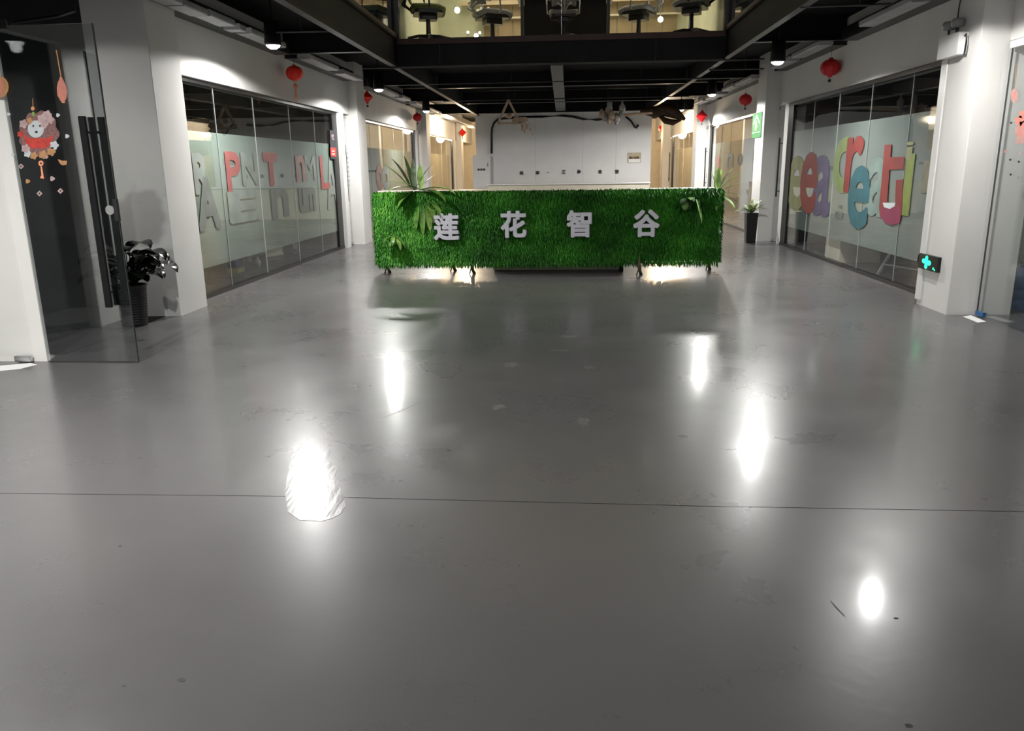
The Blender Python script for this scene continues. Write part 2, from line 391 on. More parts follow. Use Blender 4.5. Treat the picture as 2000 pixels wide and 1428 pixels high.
# rooms behind the shopfronts
def room(side, y0, y1, depth, wm, fm, name, n, ceil=True):
    xa = XL-.45 if side < 0 else XR+.45; xb = xa + side*depth
    lo, hi = min(xa, xb), max(xa, xb)
    r = struct(f'wall_room_{name}', MB().box(xb-.05 if side<0 else xb, xb if side<0 else xb+.05, y0, y1, 0, 3.4), wm)
    MB().box(lo, hi, y1-.06, y1, 0, 3.4).build('partition', wm, r)
    MB().box(lo, hi, y0, y0+.06, 0, 3.4).build('partition', wm, r)
    MB().box(lo-.0, hi+.0, y0, y1, 3.32, 3.4).build('room_ceiling', 'black_paint', r)
    if fm: MB().box(min(xa, xb), max(xa,xb), y0+.06, y1-.06, 0, .006).build('room_floor', fm, r)
    return r
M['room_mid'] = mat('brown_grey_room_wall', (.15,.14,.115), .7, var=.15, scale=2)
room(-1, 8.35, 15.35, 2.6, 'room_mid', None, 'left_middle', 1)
room(1, 8.4, 15.35, 2.6, 'room_dark', None, 'right_middle', 2)
room(-1, 16.1, 23.0, 2.2, 'cream', None, 'left_far', 3)
room(1, 16.1, 23.0, 2.2, 'cream', None, 'right_far', 4)
room(-1, 23.8, 35.9, 1.8, 'cream', None, 'left_end', 5)
room(1, 23.8, 35.9, 1.8, 'cream', None, 'right_end', 6)
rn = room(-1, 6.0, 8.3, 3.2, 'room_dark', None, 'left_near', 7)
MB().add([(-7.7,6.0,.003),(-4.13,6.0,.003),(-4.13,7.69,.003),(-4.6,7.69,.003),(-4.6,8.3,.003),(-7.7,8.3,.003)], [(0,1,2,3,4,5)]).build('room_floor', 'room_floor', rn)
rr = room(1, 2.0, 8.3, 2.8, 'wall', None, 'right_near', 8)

# back end of the passages and behind the camera
struct('wall_end', MB().box(-6, 6, 35.9, 36.1, 0, 3.8), 'cream')
wb = struct('wall_behind', MB().box(-9, 9, -7.2, -7, 0, 3.8), 'wall')
# centre back wall
wc = struct('wall_centre', MB().box(-2.72, 2.60, 24.6, 24.8, 0, 3.03), 'wall_back')
g = MB()
for x in (-.9, .55, 1.55): g.box(x-.004, x+.004, 24.597, 24.60, 1.0, 3.03)
g.build('board_joint', mat('pale_joint', (.5,.5,.5), .6), wc)

# ---------------------------------------------------------------- ceiling, beams, atrium
VL, VR, VY = -2.58, 2.40, 12.7
ce = struct('ceiling', MB().box(-7.8, VL-.10, -7, 36, 3.42, 3.55).box(VR+.10, 7.8, -7, 36, 3.42, 3.55).box(VL-.10, VR+.10, 18.4, 36, 3.32, 3.5).box(VL-.10, VR+.10, VY+.1, 18.4, 3.28, 3.37), 'black_paint')
def ibeam(a, b, z0, z1, wdt=.16, name='beam'):
    """I-beam from a to b (x,y), bottom z0"""
    a = Vector((*a, 0)); b = Vector((*b, 0)); d = (b-a).normalized(); n = Vector((-d.y, d.x, 0)); mb = MB()
    for lo, hi, hw in ((z0, z0+.018, wdt/2), (z0+.018, z1-.018, .012), (z1-.018, z1, wdt/2)):
        vs = []
        for z in (lo, hi):
            for p, q in ((a,-1),(b,-1),(b,1),(a,1)): vs.append((p.x+n.x*hw*q, p.y+n.y*hw*q, z))
        mb.add(vs, [(0,3,2,1),(4,5,6,7),(0,1,5,4),(1,2,6,5),(2,3,7,6),(3,0,4,7)])
    o = mb.build(name, 'beam', ce)
    f = MB(); vs = []
    for z in (z0-.002, z0): 
        for p, q in ((a,-1),(b,-1),(b,1),(a,1)): vs.append((p.x+n.x*wdt/2*q, p.y+n.y*wdt/2*q, z))
    f.add(vs, [(0,3,2,1),(4,5,6,7),(0,1,5,4),(1,2,6,5),(2,3,7,6),(3,0,4,7)]).build('flange', 'flange', o)
    return o
ibeam((VL-.04, -7), (VL-.04, 24.6), 2.965, 3.40, .09)
ibeam((VR+.04, -7), (VR+.04, 24.6), 3.0, 3.40, .09)
for y in (16.6, 20.6): ibeam((VL, y), (VR, y), 3.02, 3.30, .12)
for y in (2.0, 6.1, 11.9, 16.6, 20.6):
    ibeam((-4.1, y), (VL-.1, y), 3.10, 3.40, .12); ibeam((VR+.1, y), (3.9, y), 3.10, 3.40, .12)
MB().box(-4.1, 3.95, 24.45, 24.6, 3.035, 3.32).build('soffit', 'black_paint', ce)
# fascias round the void
MB().box(VL-.02, VR+.02, VY, VY+.08, 2.975, 3.36).build('fascia', 'beam', ce)
MB().box(VL-.10, VL-.0, -7, VY+.06, 3.41, 3.46).build('edge_trim', 'brown_trim', ce)
MB().box(VR, VR+.10, -7, VY+.06, 3.41, 3.46).build('edge_trim', 'brown_trim', ce)
MB().box(VL, VR, VY-.03, VY+.1, 3.30, 3.385).build('edge_trim', 'brown_trim', ce)
# the grey longitudinal duct beyond the void
MB().add([(-.225,VY+.1,2.96),(-.045,VY+.1,2.96),(.02,24.55,3.06),(-.27,24.55,3.06),(-.225,VY+.1,3.26),(-.045,VY+.1,3.26),(.02,24.55,3.26),(-.27,24.55,3.26)],
    [(0,3,2,1),(4,5,6,7),(0,1,5,4),(1,2,6,5),(2,3,7,6),(3,0,4,7)]).build('duct', mat('grey_duct', (.10,.10,.105), .5), ce)
# thin sprinkler pipes across
def pipe(x0, x1, y, z, drops=()):
    mb = MB().tube([(x0,y,z),(x1,y,z)], .013, 8)
    for x in drops: mb.tube([(x,y,z),(x,y,z+.32)], .006, 6)
    o = mb.build('sprinkler_pipe', 'flange', ce)
pipe(-3.1, 2.95, 12.5, 2.95, (-1.9, 1.35)); pipe(-3.0, 3.0, 15.3, 2.98, (-1.0, 1.4)); pipe(-3.4, VL, 9.35, 2.98, (-3.0,)); pipe(VR, 3.3, 8.8, 3.0, (3.0,)); pipe(VR, 3.3, 14.0, 2.98, (3.0,))
pipe(-2.9, 2.9, 19.4, 3.0, (-1.2, 1.2))
# black tray and grey duct sections along the wall heads
for s in (-1, 1):
    X = XL if s < 0 else XR
    x0 = X - s*.0; x1 = X - s*.21
    for ya, yb in ((3.9, 11.6), (12.0, 15.1), (16.15, 20.6), (21.0, 22.9), (23.8, 28.0)):
        if s > 0 and ya < 5: ya = -6.5
        MB().box(min(x0,x1), max(x0,x1), ya, yb, ZT-.0, ZT+.16).build('cable_tray', 'black_metal', ce)
    segs = ((6.3,8.0),(8.0,8.55),(8.6,9.25),(9.35,9.55),(9.7,10.9),(11.9,13.4),(13.7,14.6),(14.65,15.0),(16.6,18.2),(18.6,19.6),(20.3,21.8),(22.2,24.0),(24.2,34.0)) if s < 0 else \
           ((4.6,6.6),(6.7,8.15),(8.2,8.7),(8.9,10.4),(11.9,13.3),(13.5,14.6),(16.0,17.5),(17.7,18.9),(19.3,21.0),(21.4,22.8))
    for ya, yb in segs:
        xa, xb = X - s*.22, X - s*.42; r_ = rnd.uniform(-.012, .012)
        MB().rbox(min(xa,xb), max(xa,xb), ya, yb-.03, ZT-.02+r_, ZT+.05+r_, .015, 'y').build('duct_section', 'plank', ce)
# upstairs glazing and office
wu = empty('window_upper', (0,0,0), kind='structure')
for a, b in ((VL+.04, -.06), (-.05, VR-.04)): MB().box(a, b, VY+.03, VY+.04, 3.385, 6.0).build('glass_pane', 'glass', wu)
MB().box(-.058, -.052, VY+.025, VY+.045, 3.385, 6.0).build('joint_seal', 'steel', wu)
MB().box(VL-.10, VL+.04, VY-.02, VY+.1, 3.385, 6.0).build('corner_post', 'black_metal', wu)
MB().box(VR-.03, VR+.10, VY-.02, VY+.1, 3.385, 6.0).build('corner_post', 'black_metal', wu)
for x in (VL-.05, VR+.05):
    for i in range(8): MB().box(x-.005, x+.005, -7+i*2.45, -7+i*2.45+2.43, 3.46, 6.0).build('glass_pane', 'glass_dark', wu)
ou = struct('wall_upper_office', MB().box(-3.0, 3.0, 17.0, 17.1, 3.4, 6.4), 'office_wall')
MB().box(VL-.06, VL, VY+.1, 17.0, 3.4, 6.4).build('side_wall', 'office_wall', ou)
MB().box(VR, VR+.06, VY+.1, 17.0, 3.4, 6.4).build('side_wall', 'office_wall', ou)
struct('floor_upper', MB().box(VL-.05, VR+.05, VY+.1, 17.1, 3.371, 3.379), mat('upper_floor', (.2,.18,.15), .5))
tan2 = mat('tan_cabinet_panel', (.30, .235, .15), .5, var=.12, scale=3)
for zi, (z0, z1) in enumerate(((3.95, 4.36), (4.40, 4.62), (4.7, 5.2))):
    for i in range(13):
        x = -1.65 + i*.30
        if -.95 < x < -.1 and zi == 9: continue
        MB().box(x, x+.285, 16.97, 17.0, z0, z1).build('panel', tan2, ou)
MB().box(-1.75, 2.3, 16.93, 17.0, 4.362, 4.398).build('rail', 'cream', ou)
MB().box(-2.1, 2.3, 16.90, 17.0, 4.625, 4.70).build('rail', 'desk_wood', ou)
MB().box(VL-.06, VR+.06, VY+.1, 17.1, 6.35, 6.4).build('office_ceiling', 'office_wall', ou)
struct('wall_upper_left', MB().box(-7.5, -7.4, -7, 17, 3.55, 7), 'black_paint')
struct('wall_upper_right', MB().box(7.4, 7.5, -7, 17, 3.55, 7), 'black_paint')
struct('ceiling_upper', MB().box(-7.5, 7.5, -7, 17.2, 6.9, 7.0), 'black_paint')
struct('wall_upper_behind', MB().box(-7.5, 7.5, -7.2, -7.0, 3.55, 7), 'black_paint')

# ---------------------------------------------------------------- ceiling lamps
def lamp(x, y, z, label, power=1.0, color=COOL, cone=169):
    t = empty('ceiling_lamp', (x, y, z), 0, label, 'lamp', 'ceiling can lamps along the walls')
    MB().lathe([(.0,.26),(.075,.26),(.085,.25),(.098,.02),(.100,-.004),(.088,-.004),(.082,.03)], n=20).build('housing', 'black_metal', t, True)
    MB().tube([(0,0,.255),(0,0,3.40-z)], .012, 6).build('stem', 'black_metal', t)
    MB().lathe([(0,-.042),(.04,-.036),(.068,-.018),(.082,.006),(.0,.008)], n=20).build('lens', 'lens', t, True)
    l = bpy.data.lights.new('lamp_beam', 'SPOT'); l.energy = LAMP_W*power; l.spot_size = math.radians(cone); l.spot_blend = .12
    l.shadow_soft_size = .05; l.color = color
    # photometric profile: brightest straight down
    l.use_nodes = True; nt = l.node_tree; em = nt.nodes['Emission']; tc = nt.nodes.new('ShaderNodeTexCoord'); sp = nt.nodes.new('ShaderNodeSeparateXYZ')
    ab = nt.nodes.new('ShaderNodeMath'); ab.operation = 'ABSOLUTE'; pw = nt.nodes.new('ShaderNodeMath'); pw.operation = 'POWER'; pw.inputs[1].default_value = .75
    nt.links.new(tc.outputs['Normal'], sp.inputs[0]); nt.links.new(sp.outputs['Z'], ab.inputs[0]); nt.links.new(ab.outputs[0], pw.inputs[0]); nt.links.new(pw.outputs[0], em.inputs['Strength'])
    o = bpy.data.objects.new('lamp_beam', l); C.objects.link(o); o.parent = t; o.location = (0,0,-.06)
    return t
lamp(-3.36, 9.40, 2.85, 'large glowing ceiling lamp above the first red lantern on the left')
lamp(-3.275, 14.3, 2.81, 'lit ceiling lamp right above the diamond shaped red lantern, left side')
lamp(-3.39, 19.8, 2.81, 'small lit ceiling lamp at the far left, above the third left lantern', 1.2, cone=177)
lamp(2.74, 10.9, 2.72, 'lit ceiling lamp left of the widest red lantern, right side')
lamp(2.82, 16.0, 2.75, 'lit ceiling lamp over the corridor left of the green sign', .75)
lamp(3.03, 21.6, 2.84, 'small lit ceiling lamp nearest the back wall on the right', 1.4, cone=177)
lamp(3.04, 7.1, 2.80, 'ceiling lamp just above the upper right edge beside the emergency light', .5)
lamp(-3.3, 3.0, 2.81, 'ceiling lamp above the open glass door at left, outside the frame', 1.8)
lamp(-4.75, 6.35, 2.9, 'ceiling lamp just inside the dark left room, hidden behind the white jamb', .14)
lamp(-3.3, -1.2, 2.81, 'ceiling lamp behind the viewer at left', 1.5)
lamp(3.0, -.6, 2.81, 'ceiling lamp behind the viewer at right', .12)
for gx in (-1.0, 1.2):  # unseen globes added as fill to brighten the column fronts
    t = empty('globe_lamp', (gx, 4.0, 6.2), 0, f'glass globe lamp hanging high in the atrium, {"left" if gx < 0 else "right"} one, outside the frame', 'lamp')
    MB().lathe([(0,-.14),(.08,-.12),(.13,-.05),(.14,0),(.13,.05),(.08,.12),(0,.14)], n=16).build('globe', 'bulb', t, True)
    MB().tube([(0,0,.13),(0,0,.70)], .008, 6).build('cord', 'black_metal', t)
    l = bpy.data.lights.new('globe_light', 'POINT'); l.energy = ATRIUM_W; l.shadow_soft_size = .16; l.color = (1,.98,.95)
    o = bpy.data.objects.new('globe_light', l); C.objects.link(o); o.parent = t; o.location = (0,0,-.32)
# warm fittings in the end passages and far rooms (out of sight or behind glass)
def warm(x, y, z, e, col=WARM, r=.15):
    l = bpy.data.lights.new('warm_light', 'POINT'); l.energy = e; l.color = col; l.shadow_soft_size = r
    o = bpy.data.objects.new('warm_light', l); o.location = (x,y,z); C.objects.link(o)
warm(-3.3, 26.2, 2.7, 330, (1,.78,.52)); warm(3.2, 26.2, 2.7, 330, (1,.78,.52)); warm(-3.4, 32.5, 2.6, 150); warm(3.3, 32.5, 2.6, 150)
warm(-5.4, 21.0, 2.7, 100, (1,.8,.58)); warm(5.2, 20.5, 2.7, 100, (1,.78,.55)); warm(-5.2, 27, 2.7, 130); warm(5.2, 27, 2.7, 120)
warm(-5.9, 11.8, 3.0, 16, (1,.95,.85)); warm(5.6, 11.5, 3.0, 16, (1,.97,.92)); warm(5.3, 6.6, 3.0, 26, (1,.98,.95))

# ---------------------------------------------------------------- lanterns
def lantern(x, y, z, R, kind, m, label, tassel=.0, ztop=3.05):
    t = empty('red_lantern', (x, y, z), rnd.uniform(0, .5), label, 'lantern', 'red paper lanterns hung along the walls')
    n = 24; prof = []
    steps = 12
    for i in range(steps+1):
        a = -PI/2 + PI*i/steps
        if kind == 'diamond': r, zz = R*(1-abs(math.sin(a))**1.0*.86)*1.05, R*.92*math.sin(a)
        else: r, zz = R*max(.18, math.cos(a)**.8 if math.cos(a) > 1e-6 else .18), R*.82*math.sin(a)
        prof.append((r, zz))
    b = MB(); vs = []; fs = []; mm = len(prof)
    for k in range(n):
        q = 2*PI*k/n; f = 1 if k % 2 == 0 else .955
        for r, zz in prof: vs.append((r*f*math.cos(q), r*f*math.sin(q), zz))
    for k in range(n):
        for i in range(mm-1): fs.append((k*mm+i, ((k+1)%n)*mm+i, ((k+1)%n)*mm+i+1, k*mm+i+1))
    fs.append(tuple(k*mm for k in reversed(range(n)))); fs.append(tuple(k*mm+mm-1 for k in range(n)))
    b.add(vs, fs).build('lantern_body', m, t)
    zt_ = prof[-1][1]
    MB().lathe([(0,zt_+.018),(R*.2,zt_+.018),(R*.22,zt_-.004)], n=14).build('cap', 'gold' if tassel > .1 else 'red_lantern', t)
    MB().lathe([(0,-zt_-.018),(R*.2,-zt_-.018),(R*.22,-zt_+.004)], n=14).build('cap', 'gold' if tassel > .1 else 'red_lantern', t)
    MB().tube([(0,0,zt_+.01),(0,0,ztop-z)], .0025, 5).build('string', 'print_dark', t)
    L = tassel or .05; ty = -zt_-.015
    ts = MB().tube([(0,0,ty),(0,0,ty-.03)], .003, 5)
    if tassel > .1:
        ts.lathe([(0,ty-.02),(.028,ty-.04),(.034,ty-.07),(.02,ty-.1),(.012,ty-.11)], n=10).lathe([(.012,ty-.10),(.018,ty-.2),(.012,ty-.1-L*.8),(.003,ty-.1-L)], n=8)
        ts.build('tassel', 'tassel', t)
    else:
        ts.lathe([(0,ty-.02),(.022,ty-.035),(.022,ty-.06),(0,ty-.075)], n=8).build('tassel', 'print_dark', t)
    return t
def lat(u, v, x, **k): p = onx(u, v, x); return p.x, p.y, p.z
lantern(*lat(575,143,-3.93), .125, 'round', 'red_bright', 'bright red lantern with long orange tassel, nearest on the left wall', .2)
lantern(*lat(717,190,-3.95), .115, 'diamond', 'red_bright', 'diamond shaped red lantern with pale rim by the second left column')
lantern(*lat(815,229,-4.0), .12, 'round', 'red_lantern', 'dark red lantern on the white wall left of the third left column')
lantern(*lat(903,259,-3.78), .14, 'diamond', 'red_bright', 'small red lantern on the orange lit wall at the far left')
lantern(*lat(1622,132,3.82), .14, 'round', 'red_lantern', 'widest dark red lantern, above the colourful letters at right')
lantern(*lat(1456,195,3.66), .13, 'round', 'red_lantern', 'dark red lantern above the green wall sign')
lantern(*lat(1371,227,3.66), .15, 'diamond', 'red_lantern', 'diamond shaped red lantern left of the far right window')
lantern(*lat(1294,251,3.8), .15, 'round', 'red_bright', 'tiny red lantern on the orange lit wall at the far right')

# ---------------------------------------------------------------- coloured letters on the right window film and letters mixed with painted reflections on the left
def wcol(n, c): M[n] = mat(n, c, .55, var=.12, scale=5)
for n, c in (('ink_red',(.20,.032,.028)),('ink_purple',(.10,.085,.16)),('ink_green',(.17,.225,.085)),('ink_teal',(.025,.095,.115)),('ink_pale_teal',(.15,.21,.19)),
             ('ink_yellow',(.22,.23,.11)),('ink_lime',(.19,.24,.06)),('ink_brown',(.19,.18,.13)),('ink_crimson',(.21,.03,.07)),
             ('ghost',(.19,.215,.195)),('ghost_dark',(.14,.155,.14)),('ghost_red',(.28,.085,.08)),('ghost_pale_red',(.27,.17,.155))): wcol(n, c)
def wletter(ch, m, u0, v0, u1, v1, side, par, off=.03, lay=0, d=.0006):
    X = (XWL - .0092 + lay*.0009) if side < 0 else (XWR + .0092 - lay*.0009)
    um, vm = (u0+u1)/2, (v0+v1)/2
    a = onx(u0, vm, X); b = onx(u1, vm, X); t = onx(um, v0, X); q = onx(um, v1, X); c = onx(um, vm, X)
    right = (0,1,0) if side < 0 else (0,-1,0)
    text_mb(MB(), ch, ((a.x+b.x)/2, (a.y+b.y)/2, (t.z+q.z)/2), abs(a.y-b.y), abs(t.z-q.z), d, right, (0,0,1), off).build('letter', m, par)
W = win2
wletter('e','ink_yellow',1538,304,1570,412,1,W,.04,0)
wletter('e','ink_red',1563,297,1596,418,1,W,.05,1)
wletter('a','ink_purple',1587,303,1623,424,1,W,.05,0)
wletter('c','ink_green',1628,268,1661,377,1,W,.05,0)
wletter('r','ink_red',1651,266,1684,377,1,W,.05,1)
wletter('e','ink_teal',1656,323,1698,448,1,W,.05,2)
wletter('a','ink_pale_teal',1695,306,1732,424,1,W,.05,0)
wletter('l','ink_lime',1765,300,1781,422,1,W,.02,0)
wletter('i','ink_yellow',1770,277,1783,312,1,W,.02,1)
wletter('l','ink_brown',1801,314,1815,377,1,W,.04,0)
def wpoly(pts, m, side, par, name='letter', lay=0, X=None, d=.0006):
    if X is None: X = (XWL - .0092 + lay*.0009) if side < 0 else (XWR + .0092 - lay*.0009)
    P = [onx(u, v, X) for u, v in pts]; nrm = Vector((1,0,0)) if side < 0 else Vector((-1,0,0))
    mb = MB(); k = len(P); mb.add(P + [p + nrm*d for p in P], [tuple(range(k)), tuple(range(2*k-1,k-1,-1))] + [(i,(i+1)%k,k+(i+1)%k,k+i) for i in range(k)])
    return mb.build(name, m, par)
wpoly([(1728,283),(1741,282),(1739,307),(1766,306),(1765,330),(1737,332),(1733,392),(1737,401),(1748,402),(1750,352),(1764,350),(1761,416),(1757,436),(1740,440),(1727,434),(1718,420),(1717,404)], 'ink_red', 1, W, lay=3)
wpoly([(1718,414),(1728,402),(1760,404),(1757,436),(1740,440),(1727,434)], 'ink_crimson', 1, W, lay=4)
wpoly([(1724,396),(1749,396),(1747,403),(1738,408),(1727,405)], 'print_white', 1, W, lay=5, name='highlight')
text_mb(MB(), 'AR', onx(1640,404,XWR+.006), .16, .05, .002, (0,-1,0), (0,0,1), .02).build('letter', 'ghost_dark', W)
text_mb(MB(), '15:00', onx(1638,420,XWR+.006), .30, .09, .002, (0,-1,0), (0,0,1), .02).build('letter', 'ghost_dark', W)
W = win1
wletter('R','ghost',378,298,408,380,-1,W,.06)
wletter('A','ghost_dark',384,345,428,450,-1,W,.06,1)
wletter('P','ghost_red',442,296,470,374,-1,W,.05,1)
wletter('N','ghost',472,298,504,362,-1,W,.05)
wletter('E','ghost',446,370,504,434,-1,W,.09)
wletter('T','ghost_red',516,298,543,364,-1,W,.08,1)
wletter('n','ghost_dark',530,367,564,426,-1,W,.06)
wletter('n','ghost_pale_red',578,303,596,356,-1,W,.06,1)
wletter('M','ghost',596,304,616,352,-1,W,.03)
wletter('um','ghost_dark',584,366,617,415,-1,W,.05)
wletter('L','ghost_red',626,305,643,369,-1,W,.03,1)
wletter('A','ghost',637,306,659,409,-1,W,.03)
# small dark poster with a red square on the far frame of the left window
wpoly([(644,254),(655,256),(657,312),(646,310)], 'print_dark', -1, W, 'poster', X=XWL+.014)
wpoly([(645,288),(656,289),(657,306),(646,305)], 'print_red', -1, W, 'poster_patch', X=XWL+.017)
text_mb(MB(), 'MZ', onx(650,268,XWL+.019), .14, .09, .002, (0,1,0), (0,0,1)).build('letter', 'palepink', W)
text_mb(MB(), '===', onx(651,298,XWL+.021), .16, .07, .002, (0,1,0), (0,0,1)).build('letter', 'white_paper', W)
# shapes on the far windows
W = win3
for m, u0,v0,u1,v1, lay in (('ghost_pale_red',735,322,749,372,0),('ghost',747,324,761,372,1),('ghost_pale_red',790,330,800,345,0)): wletter('o', m, u0,v0,u1,v1,-1,W,.08,lay)
W = win4
for ch, m, u0,v0,u1,v1 in (('l','ghost_red',1402,303,1405,330),('n','ghost_dark',1418,300,1432,328),('o','ghost_dark',1440,298,1450,325)): wletter(ch, m, u0,v0,u1,v1,1,W,.03)
# hour lists on the glass doors beside the first windows
for dd, X, s in ((door1, XWL, -1),):
    g = MB()
    for i in range(9): 
        c = onx(681, 290+i*9, X-.004); g.box(c.x, c.x+.002, c.y-.10, c.y+.06, c.z-.006, c.z+.006)
    g.build('door_notice', 'ghost_dark', dd)

# ---------------------------------------------------------------- what stands inside the dark rooms
def board(p0, p1, h, lean, t, m, label, cat='board', name='wooden_board', group=None):
    """upright board standing on the floor from p0 to p1, leaning by 'lean' towards -x"""
    a = Vector((*p0, .007)); b = Vector((*p1, .007)); d = (b-a).normalized(); n = Vector((-d.y, d.x, 0))*t; up = Vector((lean, 0, h))
    vs = [a,b,b+n,a+n,a+up,b+up,b+up+n,a+up+n]
    o = MB().add(vs, [(0,3,2,1),(4,5,6,7),(0,1,5,4),(1,2,6,5),(2,3,7,6),(3,0,4,7)]).build(name, m)
    return tag(o, label, cat, group)
for i, (y, m) in enumerate(((9.15,'tan'),(9.40,'cream'),(9.62,'tan'),(9.85,'tan_dark'))):
    board((-4.75, y), (-4.62, y+.10), .9, -.25, .03, m, ['pale tan panel leaning behind left window, leftmost','cream panel leaning second from the left behind the glass','light tan panel leaning third behind the left window','dark brown panel leaning beside the blue banner'][i], 'board', 'wooden_board', None)
board((-5.6, 10.0), (-5.6, 11.0), .75, -.05, .03, 'tan_dark', 'wide brown board standing behind the blue banner')
board((-5.1, 13.1), (-4.95, 13.5), .6, -.2, .03, 'cream', 'pale board leaning at the far end behind left window')
board((-5.9, 13.6), (-5.5, 14.2), .8, -.1, .03, 'tan_dark', 'brown box board at the far corner inside left window')
t = empty('folded_banner', (-4.85, 11.2, .0), 0, 'blue purple banner on a pale yellow foot inside the left window', 'banner')
MB().add([(-.07,-.12,.07),(.07,-.12,.07),(.07,.10,.07),(-.07,.10,.07),(-.03,-.33,.62),(.03,-.33,.62),(.03,-.02,.62),(-.03,-.02,.62)], [(0,3,2,1),(4,5,6,7),(0,1,5,4),(1,2,6,5),(2,3,7,6),(3,0,4,7)]).build('cloth', 'navy', t)
MB().rbox(-.09,.09,-.12,.12,0,.07,.03).build('foot', 'yellow', t)
# little odds and ends on the floor behind left glass
for i, (u, v, s_) in enumerate([(485,505,.07),(505,517,.06),(525,490,.05),(548,485,.06),(577,480,.07),(548,518,.04)]):
    p = onz(u, v+6, .0); 
    if p.x < -4.35:
        o = MB().lathe([(0,0),(s_*.6,.0),(s_*.75,s_*1.5),(s_*.3,s_*2.2),(s_*.25,s_*2.8),(0,s_*2.8)], (p.x,p.y,.001), 10).build('bottle', 'white_plastic', None, True)
        tag(o, f'small pale bottle on the floor behind left window, {["nearest the blue banner","second from the blue banner","third from the banner","fourth from the banner","by the far pale board","closest to the sill"][i]}', 'bottle', 'bottles behind the left window')
# right room: beige box, tripod legs
t = empty('display_box', (4.36, 12.18, 0), 0, 'tall beige display box behind the coloured letters at right', 'box')
MB().rbox(-.30,.30,-.33,.33,.002,.42,.01).build('plinth', 'cream', t)
MB().rbox(-.32,.32,-.34,.34,.42,1.05,.01).build('upper_case', 'desk_wood', t)
t = empty('easel', (4.20, 9.75, 0), 0, 'white metal easel with splayed legs behind the right window', 'easel')
for a in ((-.15,.62),(.2,-.62),(.5,.1)): MB().tube([(a[0],a[1],0),(.05,0,1.0)], .022, 8).build('leg', 'chair_shell', t)
MB().tube([(-.12,.5,.18),(.17,-.5,.18)], .012, 8).build('cross_bar', 'chair_shell', t)
MB().lathe([(0,.98),(.06,.98),(.06,1.06),(0,1.06)], (.05,0,0), 12).build('hub', 'chair_shell', t)

# ---------------------------------------------------------------- near left open glass door
d7 = empty('door_7', (0,0,0), kind='structure')
MB().box(-4.08, -3.345, 5.724, 5.736, .008, 2.482).build('glass_pane', 'glass_dark', d7)
MB().box(-4.082, -3.343, 5.7225, 5.7375, .006, .011).build('bottom_edge', 'flange', d7)
MB().box(-3.3455, -3.3405, 5.722, 5.738, .008, 2.482).build('edge_strip', mat('dark_glass_edge', (.03,.04,.04), .2), d7)
for s_, dx in ((-1, 0), (1, .06)):
    yy = 5.73 + s_*.055; h = MB().rbox(-3.512+dx*1.3, -3.462+dx*1.3, yy-.014, yy+.014, .45, 1.85, .006)
    for z in (.56, 1.74): h.tube([(-3.481+dx,yy,z),(-3.481+dx,5.73,z)], .010, 8)
    h.build('door_handle', 'black_matte', d7)
MB().tube([(-3.40,5.715,1.18),(-3.40,5.745,1.18)], .035, 16).build('lock_boss', 'steel', d7)
MB().rbox(-3.372,-3.338,5.715,5.745,1.10,1.26,.004).build('lock_plate', 'black_metal', d7)
MB().rbox(-4.10,-3.98,5.715,5.745,2.46,2.52,.004).build('pivot_clamp', 'black_metal', d7)
MB().tube([(-3.95,5.75,2.50),(-3.75,5.98,2.58),(-3.62,6.0,2.62)], .012, 6).build('closer_arm', 'black_metal', d7)
# other leaf, going left out of the picture
d8 = empty('door_8', (0,0,0), kind='structure')
MB().box(-4.49, -4.215, 5.712, 5.724, .05, 2.48).build('glass_pane', 'glass_clear', d8)
MB().rbox(-4.345,-4.215,5.70,5.736,.012,.055,.004).build('hinge_patch', 'steel', d8)
pp = [onz(*q, .003) for q in ((-20,716),(60,709),(72,712),(40,720),(0,724),(-20,724))]
MB().add([(p.x,p.y,.003) for p in pp] + [(p.x,p.y,0.0005) for p in pp], [tuple(range(6))] + [(i,(i+1)%6,6+(i+1)%6,6+i) for i in range(6)]).build('floor_plate', 'white_paper', d8)

# decal on the open door: a wreath ornament with a small white animal face, flowers and a tassel
dec = empty('door_decal', (0, 5.7225, 0), 0, 'round new year sticker of flowers and a white animal face on the open glass door', 'sticker')
def dpoly(name, m, pts, lay=0):
    P = [ony(u, v, 5.7225 - .0006*lay) for u, v in pts]; k = len(P)
    mb = MB().add([(p.x, p.y-5.7225, p.z) for p in P] + [(p.x, p.y-5.7225-.0005, p.z) for p in P], [tuple(range(k)), tuple(range(2*k-1,k-1,-1))] + [(i,(i+1)%k,k+(i+1)%k,k+i) for i in range(k)])
    return mb.build(name, m, dec)
def ell(cu, cv, ru, rv, n=18, a0=0): return [(cu+ru*math.cos(2*PI*i/n+a0), cv+rv*math.sin(2*PI*i/n+a0)) for i in range(n)]
def flower(cu, cv, r, n=5): return [(cu+r*(1+.16*math.cos(n*2*PI*i/30))*math.cos(2*PI*i/30), cv+r*(1+.16*math.cos(n*2*PI*i/30))*math.sin(2*PI*i/30)) for i in range(30)]
M['dusty_pink'] = mat('dusty_pink_print', (.20,.10,.095), .6, var=.3, scale=60)
dpoly('wreath', 'dusty_pink', [(76+38*(1+.07*math.cos(9*t))*math.cos(t), 262+44*(1+.07*math.cos(9*t))*math.sin(t)) for t in [2*PI*i/54 for i in range(54)]], 0)
dpoly('bowl', 'print_red', [(46,262),(56,270),(92,270),(104,264),(100,282),(88,290),(62,290),(50,280)], 1)
dpoly('face', 'print_white', ell(70,252,16,17), 2)
for u, v in ((65,246),(78,246)): dpoly('eye', 'print_dark', ell(u,v,1.8,2.2,10), 3)
dpoly('nose', 'print_dark', ell(71,258,3,2.4,10), 3)
